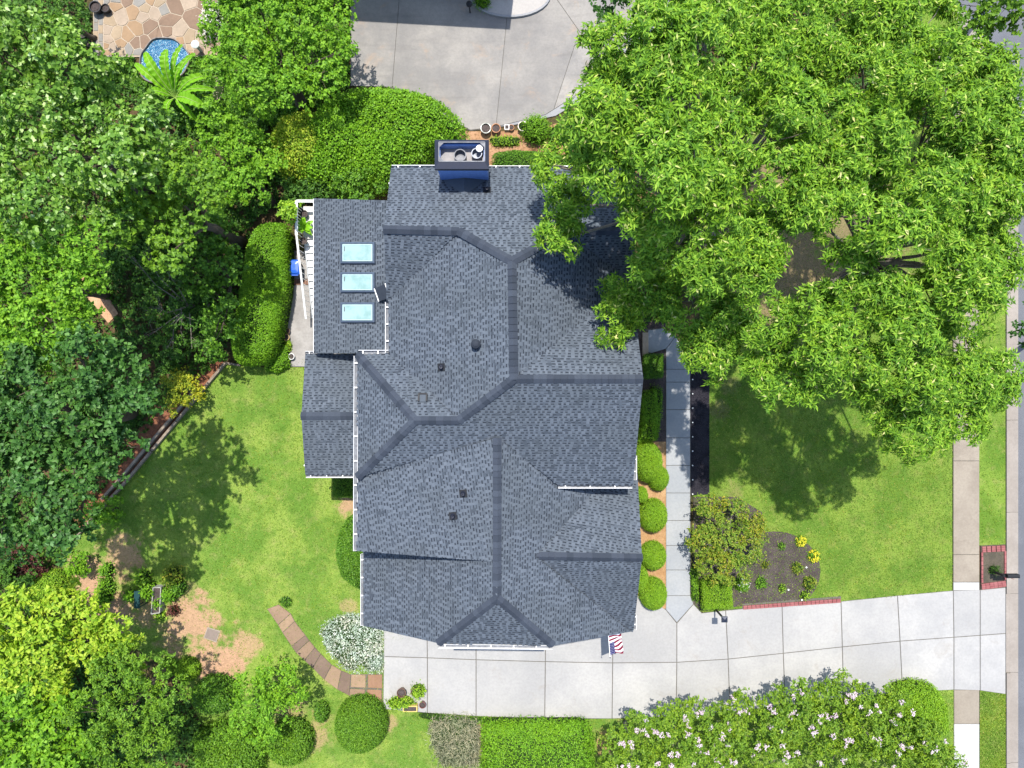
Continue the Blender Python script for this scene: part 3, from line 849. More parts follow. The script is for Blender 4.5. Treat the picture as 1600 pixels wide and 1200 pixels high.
# skylights
def on_plane(px, py, f, h=0.0):
    n, d = PLANES[f]; return ray_plane(px, py, n, d) + n * h
M_SKYL = None
t = NT('skylight_pane'); c = t.mix(t.maprange(t.noise(2.5, 4), .4, .7), (0.30, 0.44, 0.435), (0.22, 0.36, 0.34))  # pale cyan sky reflection is put into the pane colour
M_SKYL = t.done(t.bsdf(c, .25, 0, .4))
M_CURB = plain('skylight_frame', (0.07, 0.095, 0.14), .75, 0, .2)
for (y0, y1) in ((382, 409), (429, 454), (476, 501)):
    n, d = PLANES['SR']; x0, x1 = 537, 584
    def ring(g, h): return [on_plane(x, y, 'SR', h) for x, y in ((x0-g, y1+g), (x1+g, y1+g), (x1+g, y0-g), (x0-g, y0-g))]
    rings = [ring(3.2, .0), ring(3.0, .12), ring(0.4, .15), ring(0, .115)]
    vs = sum(rings, []); fs = []
    for k in range(3):
        for i in range(4):
            j = (i+1) % 4; fs.append((k*4+i, k*4+j, (k+1)*4+j, (k+1)*4+i))
    s = mobj('skylight', vs, fs, M_CURB, HOUSE)
    mobj('pane', ring(-.1, .118), [(0, 1, 2, 3)], M_SKYL, s)
    g = MB(); lo = ring(-1.6, .126); hi = ring(-.4, .126)
    for i in range(4):
        j = (i+1) % 4; g.add([hi[i], hi[j], lo[j], lo[i]], [(0, 1, 2, 3)])
    g.build('inner_frame', plain('pale_sash', (0.42, 0.56, 0.56), .4), s)
    a = on_plane(540.5, y0 + 4, 'SR', .13); b2 = on_plane(540.5, y0 + 11, 'SR', .13)
    g = MB(); g.bar(a, b2, .03, .02); g.build('latch', M_NAVY, s)

# roof diverter panel by the valley
q = [P(*w_) for w_ in ((585, 451, 6.05), (592, 471, 6.0), (608.5, 465, 6.75), (602, 443, 6.8))]
dv = MB(); dv.add(q + [p - Vector((0, 0, .05)) for p in q], [(0, 1, 2, 3), (7, 6, 5, 4), (0, 4, 5, 1), (1, 5, 6, 2), (2, 6, 7, 3), (3, 7, 4, 0)])
do = dv.build('roof_diverter', M_RIDGE, HOUSE)
for i, j in ((0, 1), (2, 3)):
    g = MB(); g.bar(q[i] + Vector((0, 0, .02)), q[j] + Vector((0, 0, .02)), .04, .05); g.build('trim', M_WHITE, do)

# chimney with dark metal surround and flues
CH_T = 9.75
x0, x1 = wx(680, CH_T), wx(763, CH_T); y0, y1 = wy(263, CH_T), wy(219, CH_T)
ch = MB(); wl = .02
M_CHIM = plain('shade_blue_chimney_siding', (0.16, 0.28, 0.62), .5, 0, .4, .1)  # blue cast of the shaded south face is put into the siding colour
for lo, hi in (((x0+.05, y0+.05, 0), (x1-.05, y0+.17, CH_T-.12)), ((x0+.05, y1-.17, 0), (x1-.05, y1-.05, CH_T-.12)), ((x0+.05, y0+.17, 0), (x0+.17, y1-.17, CH_T-.12)), ((x1-.17, y0+.17, 0), (x1-.05, y1-.17, CH_T-.12))):
    ch.box(lo, hi)
chim = ch.build('chimney', M_CHIM, HOUSE)
rim = MB()
def rect(x, y, X, Y, z): return [(x, y, z), (X, y, z), (X, Y, z), (x, Y, z)]
R4 = [rect(x0-.02, y0-.02, x1+.02, y1+.02, CH_T-.22), rect(x0-.02, y0-.02, x1+.02, y1+.02, CH_T-.02), rect(x0+.14, y0+.24, x1-.13, y1-.09, CH_T+.05), rect(x0+.14, y0+.24, x1-.13, y1-.09, CH_T-.5)]
vs = sum(R4, []); fs = []
for k in range(3):
    for i in range(4):
        j = (i+1) % 4; fs.append((k*4+i, k*4+j, (k+1)*4+j, (k+1)*4+i))
mobj('cap_rim', vs, fs, M_NAVY, chim)
fl = MB(); fl.box((x0+.1, y0+.1, CH_T-.62), (x1-.1, y1-.1, CH_T-.45)); fl.build('cap_floor', concrete('chimney_floor', (0.3, 0.29, 0.29), (0.38, 0.36, 0.35), (0.3, 0.15, 0.1), .6, 2), chim)
tr = MB()
X0, X1, Y0, Y1 = x0+.14, x1-.13, y0+.24, y1-.09
for a, c in (((X0, Y0), (X1, Y0)), ((X1, Y0), (X1, Y1)), ((X1, Y1), (X0, Y1)), ((X0, Y1), (X0, Y0))):
    tr.bar((*a, CH_T+.052), (*c, CH_T+.052), .035, .02)
for (cx, cy, sx, sy) in ((X0, Y1, 1, -1), (X1, Y1, -1, -1), (X0, Y0, 1, 1)):
    tr.add([(cx, cy, CH_T+.045), (cx+sx*.2, cy, CH_T+.045), (cx, cy+sy*.2, CH_T+.045)], [(0, 1, 2)])
tr.build('cap_trim', M_STEEL, chim)
def flue(px, py, r, h, mat, name='flue'):
    p = P(px, py, CH_T - .2); b = MB()
    b.lathe((p.x, p.y, CH_T - .45), [(r, 0), (r, h), (r*.86, h), (r*.86, .06)], 20)
    return b.build(name, mat, chim)
flue(719, 243, .23, .3, M_STEEL); flue(745, 240, .2, .3, plain('pale_flue', (.2, .22, .26), .5, .2))
p = P(749, 231, CH_T); b = MB(); b.lathe((p.x, p.y, CH_T - .1), [(.02, -.3), (.02, 0), (.13, .01), (.13, .05), (.02, .09)], 16); b.build('white_flue_cap', M_WHITE, chim)
# cricket behind the chimney
n, d = PLANES['N']
def nz(x, y, h=0): return Vector((x, y, (d - n.x*x - n.y*y)/n.z + h))
cx = (x0 + x1) / 2
zc = nz(cx, y0, 0).z + .30
yc = y0 - .55
kt = Vector((cx, y0 + .05, zc)); kb = nz(cx, yc - .1, .03); kl_ = nz(x0 + .1, y0 + .05, .03); kr_ = nz(x1 - .1, y0 + .05, .03)
mobj('cricket', [kt, kb, kl_, kr_], [(0, 2, 1), (0, 1, 3), (2, 0, 3)], M_DECK, HOUSE)

# roof vents
def pipe_vent(px, py, f, r=.055, h=.3):
    p = on_plane(px, py, f); n, d = PLANES[f]
    b = MB(); v = (Vector((0, 0, 1)) - n * n.z).normalized(); u = v.cross(n)
    s = .15
    b.add([p + u*a*s + v*c*s + n*hh for hh in (.0, .03) for a, c in ((-1, -1), (1, -1), (1, 1), (-1, 1))],
          [(4, 5, 6, 7), (0, 1, 5, 4), (1, 2, 6, 5), (2, 3, 7, 6), (3, 0, 4, 7)])
    o = b.build('vent_flashing', M_BLACK, HOUSE)
    b = MB(); b.lathe(p, [(r*2, .02), (r*1.15, .1), (r, .12), (r, h), (r*.7, h), (r*.7, h - .1)], 14); b.build('vent_pipe', M_NAVY, o)
for q in ((690, 574, 'W'), (724, 771, 'GWu'), (708, 806, 'GWu'), (761, 297, 'N')): pipe_vent(*q)
p = on_plane(744, 538, 'W'); b = MB()
b.lathe(p, [(.2, .0), (.17, .05), (.1, .08), (.1, .26), (.18, .27), (.17, .34), (.09, .41), (.01, .43)], 18); b.build('dome_vent', plain('dark_vent', (.03, .036, .048), .8, 0, .2), HOUSE)
n, d = PLANES['SWn']; v = (Vector((0, 0, 1)) - n * n.z).normalized(); u = v.cross(n); p = on_plane(661, 623, 'SWn')
b = MB()
hw = .15
b.add([p + u*a*hw + v*c*hw + n*hh for (a, c, hh) in ((-1, -1, 0), (1, -1, 0), (1, 1, 0), (-1, 1, 0), (-1, -1, .13), (1, -1, .13), (1, 1, .04), (-1, 1, .04))],
      [(4, 5, 6, 7), (0, 1, 5, 4), (1, 2, 6, 5), (2, 3, 7, 6), (3, 0, 4, 7)])
o = b.build('hood_vent', M_DECK, HOUSE)
b = MB(); 
for s in (-1, 1): b.bar(p + u*s*hw - v*hw + n*.14, p + u*s*hw + v*hw + n*.08, .06, .09)
b.bar(p - u*hw - v*hw + n*.13, p + u*hw - v*hw + n*.13, .06, .06); b.build('hood_edge', M_BLACK, o)

# neighbour's house beyond the top edge: its eave shades the court
NB = thing('house', 'neighbouring house beyond the parking court, outside the top edge', 'house', (-4.0, 24, 0))
b = MB(); b.box((-14, 21.6, 0), (0.6, 31, 6.0)); b.build('wall', M_SIDING, NB)
b = MB()
ea = [(-14.6, 20.9, 6.0), (-.1, 20.1, 6.0), (1.2, 31.6, 6.0), (-14.6, 31.6, 6.0)]; rd = [(-11, 26.2, 8.6), (-3.5, 26.2, 8.6)]
b.add(ea + rd + [(x, y, z - .18) for x, y, z in ea], [(0, 1, 5, 4), (1, 2, 5), (2, 3, 4, 5), (3, 0, 4), (9, 8, 7, 6), (0, 6, 7, 1), (1, 7, 8, 2), (2, 8, 9, 3), (3, 9, 6, 0)])
b.build('roof', M_DECK, NB)
# ------------------------------------------------------------------ vegetation
def leaf_arrays(c, d, nrm, L, W, fold=.18):
    """rhombus leaves: c base points, d direction, nrm face normal, L length, W width (arrays)"""
    d = unit(d); nrm = unit(nrm - d * np.sum(nrm * d, -1, keepdims=True))
    s = np.cross(d, nrm)
    L = L[:, None]; W = W[:, None]
    b = c; t = c + d * L - nrm * L * .12
    m = c + d * L * .45
    l = m + s * W * .5 + nrm * W * fold; r = m - s * W * .5 + nrm * W * fold
    V = np.stack([b, r, t, l], 1).reshape(-1, 3)
    n = len(c); i = np.arange(n)[:, None] * 4
    F = np.concatenate([i + np.array([[0, 1, 2]]), i + np.array([[0, 2, 3]])], 1).reshape(-1, 3)
    return V, F

def whorls(pts, axes, k, L, W, spread=.9, rng=RNG, droop=.15):
    """k leaves radiating from every point around its axis"""
    n = len(pts)
    ax = unit(axes)
    ref = np.where(np.abs(ax[:, 2:3]) > .9, np.array([[1., 0, 0]]), np.array([[0, 0, 1.]]))
    u = unit(np.cross(ax, ref)); v = np.cross(ax, u)
    a = (np.arange(k)[None, :] / k * 2 * PI + rng.uniform(0, 2*PI, (n, 1)) + rng.normal(0, .35, (n, k)))
    tilt = rng.normal(.35, .3, (n, k))
    d = (u[:, None] * np.cos(a)[..., None] + v[:, None] * np.sin(a)[..., None]) * spread + ax[:, None] * tilt[..., None]
    d[..., 2] -= droop
    nr = ax[:, None] + rng.normal(0, .28, (n, k, 3))
    c = pts[:, None] + rng.normal(0, .02, (n, k, 3)) + ax[:, None] * rng.uniform(-.08, .05, (n, k, 1))
    LL = L * rng.uniform(.65, 1.2, n * k); WW = W * rng.uniform(.75, 1.25, n * k)
    return leaf_arrays(c.reshape(-1, 3), d.reshape(-1, 3), nr.reshape(-1, 3), LL, WW)

def merge(parts):
    V = []; F = []; o = 0
    for v, f in parts:
        V.append(v); F.append(f + o); o += len(v)
    return np.concatenate(V), np.concatenate(F)

DENS = 1.55
def tree(name, label, cat, lobes, base, leaf, bark, L=.2, W=.06, k=9, cr=.45, dens=2.2, wpc=8, trunk_r=.25, flat=.82, group=None, limb_frac=.5, zlift=0, twigs=3, seed=1, under=.0):
    rng = np.random.default_rng(seed)
    bp = P(*base)
    root = thing(name, label, cat, bp, group)
    cen = np.array([tuple(P(x, y, z)) for x, y, r, z in lobes]); R = np.array([r * (CAM_H - z) / FPX for x, y, r, z in lobes])
    mid = cen.mean(0)
    pts = []; axs = []; limbs = []
    for i in range(len(lobes)):
        n = max(5, int(dens * DENS * (R[i] / cr) ** 2))
        q = unit(rng.normal(0, 1, (n * 3, 3)))
        q = q[q[:, 2] > -.25 + under][:n]
        rad = rng.uniform(.48, 1.06, (len(q), 1)) ** .7
        p = cen[i] + q * np.array([1, 1, flat]) * R[i] * rad
        limbs.append(p)
        # whorls in each cluster
        m = len(p)
        w = unit(rng.normal(0, 1, (m, wpc, 3))) * rng.uniform(.2, 1, (m, wpc, 1)) ** .6 * cr
        w[..., 2] *= .75
        pp = p[:, None] + w
        ax = q[:, None] * .55 + unit(w) * .45 + np.array([0, 0, .75]) + rng.normal(0, .22, w.shape)
        pts.append(pp.reshape(-1, 3)); axs.append(ax.reshape(-1, 3))
    pts = np.concatenate(pts); axs = np.concatenate(axs)
    ok = pts[:, 2] > .25
    V, F = whorls(pts[ok], axs[ok], k, L * 1.08, W * 1.2, rng=rng)
    tri_mesh('crown', V, F, leaf, root)
    # trunk leans to the crown, limbs reach into every lobe
    zt = max(1.2, float(cen[:, 2].min()) * .62)
    top = Vector((bp.x * .45 + mid[0] * .55, bp.y * .45 + mid[1] * .55, zt))
    b = MB(); pth = []; rr = []
    for s in range(6):
        f = s / 5
        q = bp.lerp(top, f) + Vector((random.uniform(-.08, .08), random.uniform(-.08, .08), 0)) * (1 if 0 < s < 5 else 0)
        q.z = zt * f - .05 * (s == 0)
        pth.append(q); rr.append(trunk_r * (1.35 - .6 * f) if s else trunk_r * 1.7)
    b.tube(pth, rr, 10); b.build('trunk', bark, root, smooth=True)
    for i in range(len(lobes)):
        c = Vector(cen[i]); m1 = top.lerp(c, .5) + Vector((random.uniform(-.3, .3), random.uniform(-.3, .3), .25))
        r0 = trunk_r * .3
        b = MB(); b.tube([top - Vector((0, 0, .2)), m1, c], [r0, r0 * .62, r0 * .3], 6, caps=False)
        sel = limbs[i]
        for j in range(min(len(sel), twigs)):
            e = Vector(sel[j * len(sel) // max(1, twigs)])
            st = m1.lerp(c, random.uniform(.3, 1.0))
            b.tube([st, st.lerp(e, .55) + Vector((random.uniform(-.12, .12), random.uniform(-.12, .12), .1)), e], [r0 * .3, r0 * .2, r0 * .07], 4, caps=False)
        b.build('limb', bark, root, smooth=True)
    return root

def mound(name, label, cat, poly, h, leaf, z=None, p=2.5, dens=700, L=.06, W=.035, group=None, bump=.06, seed=1, pts_px=True, z0=0.0, rough=.03):
    """clipped shrub or hedge: twiggy core under a skin of single leaves"""
    rng = np.random.default_rng(seed)
    zr = h * .5 if z is None else z
    w = [P(x, y, zr) for x, y in poly]
    pv = np.array([(q.x, q.y) for q in w])
    # resample the outline
    seg = np.linalg.norm(np.roll(pv, -1, 0) - pv, axis=1); cum = np.r_[0, np.cumsum(seg)]
    NB_ = 64
    t = np.linspace(0, cum[-1], NB_, endpoint=False); idx = np.clip(np.searchsorted(cum, t, 'right') - 1, 0, len(pv)-1)
    fr = ((t - cum[idx]) / seg[idx])[:, None]
    B = pv[idx] * (1 - fr) + np.roll(pv, -1, 0)[idx] * fr
    B = (np.roll(B, 1, 0) + 2 * B + np.roll(B, -1, 0)) / 4
    c = B.mean(0)
    ph = rng.uniform(0, 6.28, 6)
    def relief(x, y):
        return bump * (np.sin(x*2.3+ph[0]+np.sin(y*1.7+ph[1])) + .7*np.sin(y*2.9+ph[2]+x*.8) + .5*np.sin(x*5.1+ph[3])*np.sin(y*4.7+ph[4])) / 2.2
    def surf(ang, t_, zf):
        f = ang - np.floor(ang); i = np.floor(ang).astype(int) % NB_; j = (i + 1) % NB_
        e = B[i] * (1 - f)[:, None] + B[j] * f[:, None]
        xy = c + (e - c) * t_[:, None]
        zz = z0 + h * zf + relief(xy[:, 0], xy[:, 1]) * zf
        return np.c_[xy, zz], e - c
    root = thing(name, label, cat, (c[0], c[1], z0), group)
    # core
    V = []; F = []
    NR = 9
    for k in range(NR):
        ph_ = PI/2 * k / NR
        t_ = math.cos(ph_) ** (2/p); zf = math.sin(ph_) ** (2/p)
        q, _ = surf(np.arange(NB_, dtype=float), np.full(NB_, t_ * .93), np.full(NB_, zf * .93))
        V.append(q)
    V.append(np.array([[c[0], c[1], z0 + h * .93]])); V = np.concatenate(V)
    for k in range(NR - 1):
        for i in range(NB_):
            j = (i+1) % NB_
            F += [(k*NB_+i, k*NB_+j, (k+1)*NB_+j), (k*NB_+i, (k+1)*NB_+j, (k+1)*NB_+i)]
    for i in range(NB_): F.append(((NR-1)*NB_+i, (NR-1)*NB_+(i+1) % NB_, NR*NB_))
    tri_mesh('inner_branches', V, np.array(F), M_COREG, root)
    # skin
    ar = abs(area2([tuple(q) for q in B])) / 2; per = cum[-1]
    n = int(dens * (ar + per * h * .7))
    phi = rng.uniform(0, PI/2, n * 3)
    t_ = np.cos(phi) ** (2/p)
    keep = rng.uniform(0, 1.15, n * 3) < t_ + .12
    phi = phi[keep][:n]
    # uniform over the flat top as well
    m = int(n * ar / (ar + per * h * .7))
    t_ = np.cos(phi) ** (2/p); zf = np.sin(phi) ** (2/p)
    tt = np.sqrt(rng.uniform(0, 1, m)); t_[:m] = tt; zf[:m] = np.maximum(0, 1 - tt ** p) ** (1/p)
    ang = rng.uniform(0, NB_, len(t_))
    q, e = surf(ang, t_, zf)
    nr = np.c_[unit(e) * (t_ ** (p-1))[:, None], zf ** (p-1) + .02]
    nr = unit(nr)
    q = q + nr * rng.normal(-.01, rough, (len(q), 1))
    ok = q[:, 2] > z0 + .02
    q = q[ok]; nr = nr[ok]
    d = unit(rng.normal(0, 1, q.shape)); d = d - nr * np.sum(d*nr, -1, keepdims=True) * .6 + nr * rng.uniform(.05, .7, (len(q), 1)) + np.array([0, 0, .15])
    nn = nr + rng.normal(0, .45, q.shape) + np.array([0, 0, .3])
    LV, LF = leaf_arrays(q - nr * L * .3, d, nn, L * rng.uniform(.7, 1.25, len(q)), W * rng.uniform(.8, 1.2, len(q)))
    tri_mesh('foliage', LV, LF, leaf, root)
    b = MB(); b.tube([(c[0], c[1], z0 - .02), (c[0] + .02, c[1], z0 + h * .4)], [.05, .03], 6); b.build('stem', M_BARKD, root)
    return root

def disc(px, py, r, ry=None, n=24, rot=0):
    ry = ry or r
    return [(px + r * math.cos(a), py + ry * math.sin(a)) for a in np.linspace(0, 2*PI, n, endpoint=False)]

def lf(*st, **kw): return list(st)
G = {}
G['oak'] = leaf_mat('willow_oak_leaf', [(0, (0.04, 0.10, 0.010)), (.35, (0.082, 0.18, 0.014)), (.75, (0.145, 0.262, 0.021)), (.955, (0.2, 0.31, 0.032)), (.985, (0.30, 0.34, 0.10)), (1, (0.42, 0.41, 0.2))], .3, .46, clump_amt=.35, gain=1.68)
G['pale'] = leaf_mat('pale_backed_leaf', [(0, (0.045, 0.11, 0.015)), (.5, (0.082, 0.175, 0.02)), (.84, (0.135, 0.245, 0.035)), (.94, (0.23, 0.34, 0.12)), (1, (0.34, 0.44, 0.22))], .28, .42, tint=(1.3, 1.05, .5), clump_amt=.4, gain=1.6)
G['mid'] = leaf_mat('mid_green_leaf', [(0, (0.045, 0.105, 0.010)), (.5, (0.085, 0.18, 0.016)), (1, (0.145, 0.265, 0.024))], .28, .4, clump_amt=.6)
G['bright'] = leaf_mat('bright_green_leaf', [(0, (0.055, 0.14, 0.01)), (.5, (0.10, 0.225, 0.014)), (1, (0.17, 0.32, 0.025))], .3, .42, clump_amt=.5)
G['yell'] = leaf_mat('yellow_green_leaf', [(0, (0.08, 0.18, 0.014)), (.5, (0.16, 0.29, 0.02)), (1, (0.26, 0.38, 0.035))], .3, .42)
G['dark'] = leaf_mat('dark_green_leaf', [(0, (0.018, 0.056, 0.011)), (.55, (0.036, 0.1, 0.018)), (.9, (0.062, 0.148, 0.03)), (1, (0.12, 0.22, 0.085))], .24, .4, clump_amt=.4)
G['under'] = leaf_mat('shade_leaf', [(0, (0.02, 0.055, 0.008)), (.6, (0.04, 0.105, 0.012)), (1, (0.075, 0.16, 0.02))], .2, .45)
G['lemon'] = leaf_mat('lemon_leaf', [(0, (0.12, 0.235, 0.014)), (.4, (0.21, 0.34, 0.022)), (1, (0.34, 0.43, 0.045))], .3, .42, gain=1.3, clump_amt=.3)
G['gold'] = leaf_mat('golden_leaf', [(0, (0.14, 0.19, 0.015)), (.4, (0.3, 0.33, 0.02)), (1, (0.62, 0.52, 0.03))], .25, .45, gain=1.15, clump=1.0, clump_amt=.6, tint=(.45, .75, 1.0))
G['varieg'] = leaf_mat('variegated_leaf', [(0, (0.11, 0.2, 0.014)), (.5, (0.2, 0.30, 0.02)), (1, (0.36, 0.40, 0.05))], .3, .42)
G['hedge'] = leaf_mat('hedge_leaf', [(0, (0.055, 0.14, 0.008)), (.5, (0.10, 0.225, 0.011)), (1, (0.155, 0.30, 0.02))], .22, .38, clump=.8, clump_amt=.35)
G['bush'] = leaf_mat('round_bush_leaf', [(0, (0.04, 0.10, 0.008)), (.55, (0.075, 0.165, 0.012)), (1, (0.125, 0.24, 0.02))], .2, .38, clump=.8, clump_amt=.4)
G['hedged'] = leaf_mat('dark_hedge_leaf', [(0, (0.03, 0.085, 0.008)), (.6, (0.062, 0.15, 0.012)), (1, (0.115, 0.23, 0.022))], .2, .36, clump=.8, clump_amt=.35)
G['ball'] = leaf_mat('boxwood_ball_leaf', [(0, (0.075, 0.165, 0.008)), (.5, (0.125, 0.24, 0.012)), (1, (0.185, 0.31, 0.02))], .22, .4, clump=1.5, clump_amt=.3)
G['blue'] = leaf_mat('grey_green_leaf', gain=1.4, stops= [(0, (0.16, 0.22, 0.15)), (.5, (0.32, 0.40, 0.32)), (1, (0.55, 0.62, 0.55))], trans=.15, rough=.6, clump=1.6, clump_amt=.5, tint=(1.05, .85, .75))
G['bronze'] = leaf_mat('bronze_leaf', [(0, (0.06, 0.12, 0.012)), (.5, (0.11, 0.19, 0.016)), (.8, (0.16, 0.22, 0.025)), (1, (0.25, 0.235, 0.04))], .22, .4, clump=.9, clump_amt=.7, tint=(1.35, .95, .6))
G['myrtle'] = leaf_mat('myrtle_leaf', [(0, (0.045, 0.105, 0.010)), (.5, (0.095, 0.18, 0.014)), (1, (0.165, 0.26, 0.024))], .25, .42, clump=.9, clump_amt=.7)
G['banana'] = leaf_mat('banana_leaf', [(0, (0.10, 0.27, 0.012)), (1, (0.17, 0.36, 0.02))], .35, .35)
G['grey'] = leaf_mat('dry_grey_blade', gain=1.3, stops= [(0, (0.16, 0.17, 0.11)), (.5, (0.27, 0.27, 0.18)), (1, (0.40, 0.36, 0.24))], trans=.15, rough=.6, clump=.9, clump_amt=.5, tint=(.8, 1.0, .8))
G['grass'] = leaf_mat('grass_blade', [(0, (0.06, 0.125, 0.014)), (.5, (0.115, 0.2, 0.024)), (.85, (0.175, 0.255, 0.042)), (1, (0.29, 0.28, 0.1))], .2, .6, clump=.6, clump_amt=.7, gain=1.5)
G['red'] = leaf_mat('dark_red_leaf', [(0, (0.03, 0.012, 0.012)), (1, (0.10, 0.035, 0.03))], .2, .5)
G['flowy'] = leaf_mat('yellow_petal', [(0, (0.62, 0.52, 0.02)), (1, (0.85, 0.75, 0.06))], .2, .5, clump_amt=0, gain=1.0)
G['flowp'] = leaf_mat('pink_petal', [(0, (0.62, 0.42, 0.56)), (.6, (0.78, 0.62, 0.74)), (1, (0.9, 0.84, 0.88))], .25, .5, clump_amt=0, gain=1.0)
G['floww'] = leaf_mat('white_petal', [(0, (0.7, 0.66, 0.6)), (1, (0.88, 0.86, 0.82))], .2, .5, clump_amt=0, gain=1.0)

# ---- the two big street trees (crown lobes given as pixel, radius, height)
LOB = [(958,72),(1024,72),(1090,66),(1156,20),(1228,36),(1300,30),(958,138),(1018,132),(1132,108),(1216,114),(1152,160),(1348,108),(1420,90),(1480,138),(1540,185),(940,180),(1072,162),(1024,222),
       (1084,232),(1240,185),(1312,198),(1390,180),(1468,228),(1568,245),(876,262),(884,318),(878,374),(955,268),(1012,336),(1100,300),(1214,276),(1268,258),(1300,300),(1360,285),(1468,288),(1550,312),
       (1120,360),(1198,348),(1262,330),(1024,414),(1096,414),(1172,432),(1270,478),(1360,348),(1420,372),(1480,372),(1556,405),(965,495),(1000,455),(1082,478),(1132,492),(1204,510),(1300,516),(1390,456),(1456,456),(1526,470),
       (1228,600),(1200,562),(1390,576),(1365,630),(1426,672),(1496,600),(1500,652),(1550,592),(1480,540),(1290,548),(1330,580),(1115,548),(1380,225),(1160,40),(1100,20),(1030,30),(1260,80),(1190,70),(1395,130),(1440,30),(1380,30),(1520,240),(1420,300),(1330,420),(1180,390), (1345,480), (1420,520), (920,225), (1040,280), (1130,225), (1330,250), (1520,380), (1440,600), (1505,95), (1535,125), (1560,150), (1570,200), (1585,300), (1500,420), (1530,430), (1490,330), (1515,290), (1500,180), (1540,260), (1450,140), (1250,130), (1290,100), (1000,180), (1060,110), (1120,270), (1240,215)]
rl = random.Random(5)
GA = [(p, math.hypot((p[0]-1085)/260, (p[1]-240)/330)) for p in LOB]
lobA, lobB = [], []
for (x, y) in LOB:
    da = math.hypot(x - 1080, y - 240); db = math.hypot(x - 1400, y - 330)
    r = rl.uniform(35, 50)
    if x < 900: r = 34
    if da < db * 1.02:
        z = 13.2 - 2.9 * (da / 320) ** 2 + rl.uniform(-1.3, 1.1)
        if y > 440: z = min(z, 9.6 + rl.uniform(-.4, .4))
        if y < 340 and 900 <= x < 1110: z += 2.6
        if x < 900: z = 11.2
        lobA.append((x, y, r, z))
    else:
        z = 13.0 - 3.6 * (db / 360) ** 2 + rl.uniform(-1.5, 1.1)
        lobB.append((x, y, r, z))
tree('shade_tree', 'big light green tree with slender leaves overhanging the roof', 'tree', lobA, (1120, 390), G['oak'], M_BARK, .205, .05, 9, .40, 2.2, 14, .34, seed=3, group='street trees', twigs=4)
tree('shade_tree', 'big light green tree with slender leaves over the sidewalk and front lawn', 'tree', lobB, (1300, 455), G['oak'], M_BARK, .205, .05, 9, .40, 2.2, 14, .34, seed=4, group='street trees', twigs=4)
tree('dark_oak', 'dark leaved tree whose branch tips enter at the top edge by the court', 'tree', [(955, 6, 24, 8), (1012, 8, 26, 8), (1050, -4, 30, 8), (990, -20, 40, 9), (1060, -40, 50, 9)], (1040, -60), G['dark'], M_BARKD, .17, .1, 6, .35, 1.5, 6, .2, seed=5)
tree('dark_oak', 'dark leaved tree over the street in the top right corner', 'tree', [(1505, 28, 36, 8), (1560, 12, 40, 8.5), (1595, -10, 50, 9), (1470, 0, 26, 8), (1540, 50, 20, 7.6), (1620, -30, 50, 9)], (1590, -60), G['mid'], M_BARKD, .17, .1, 6, .35, 1.5, 6, .2, seed=6)
tree('dark_oak', 'small dark branch tip of a tree at the right edge over the kerb', 'tree', [(1604, 518, 20, 6), (1640, 520, 40, 6.5), (1650, 480, 40, 6.5)], (1660, 510), G['dark'], M_BARKD, .14, .08, 6, .35, 1.6, 6, .15, seed=7)

# ---- woodland on the left
def LZ(lst, z, dz=.6, seed=1):
    r = random.Random(seed); return [(x, y, rr, z + r.uniform(-dz, dz)) for x, y, rr in lst]
tree('woodland_tree', 'large tree with pale backed leaves at the upper left edge', 'tree',
     LZ([(40,90,50),(110,110,54),(60,180,54),(150,180,54),(215,200,48),(20,260,48),(110,260,54),(185,262,50),(245,222,40),(150,320,46),(60,330,45),(30,40,40),(95,70,40),(0,140,40),(-30,220,60),(-30,60,60),(170,130,36),(200,235,40), (10,320,40)], 9.5, .9, 1), (230, 300), G['pale'], M_BARKD, .17, .12, 6, .42, 1.7, 8, .28, seed=11, group='woodland trees')
tree('woodland_tree', 'mid green tree in the dense middle of the left woodland', 'tree',
     LZ([(230,292,50),(285,268,42),(240,345,42),(290,335,44),(190,345,38),(320,300,36),(265,395,34)], 8.2, .7, 2), (380, 380), G['mid'], M_BARKD, .15, .1, 6, .4, 1.7, 8, .22, seed=12, group='woodland trees')
tree('woodland_tree', 'bright green tree between the flagstone patio and the concrete court', 'tree',
     LZ([(350,40,44),(410,30,48),(470,30,46),(525,38,30),(380,92,46),(440,90,48),(500,90,40),(400,142,40),(455,138,38),(508,122,32),(532,80,20),(345,110,30),(400,-20,50),(480,-20,50),(540,-10,24)], 4.8, .5, 3), (470, 170), G['bright'], M_BARKD, .15, .085, 6, .4, 1.7, 8, .22, seed=13, group='woodland trees')
tree('woodland_tree', 'light green small tree beside the banana plant and the big hedge', 'tree',
     LZ([(352,205,36),(390,190,36),(345,258,38),(395,240,38),(390,290,36),(345,305,32),(420,258,26),(330,180,24)], 2.9, .4, 4), (430, 320), G['bright'], M_BARKD, .14, .085, 6, .38, 1.7, 8, .18, seed=14, group='woodland trees')
tree('woodland_tree', 'dark green understorey tree left of the tall boxy hedge', 'tree',
     LZ([(325,362,36),(300,430,34),(345,420,34),(340,470,28),(310,380,34),(345,520,28),(330,545,24),(345,390,24)], 2.8, .4, 5), (390, 440), G['hedged'], M_BARKD, .14, .1, 6, .38, 1.6, 7, .16, seed=15, group='woodland trees')
tree('woodland_tree', 'shady thin tree with bare twigs in the dark gap of the woodland', 'tree',
     LZ([(265,430,34),(250,480,34),(285,500,32),(240,520,28),(300,545,24),(230,400,24),(270,545,20),(205,400,20)], 3.2, .5, 6), (330, 480), G['under'], M_BARK, .12, .07, 5, .4, 1.0, 5, .12, seed=16, twigs=9, group='woodland trees')
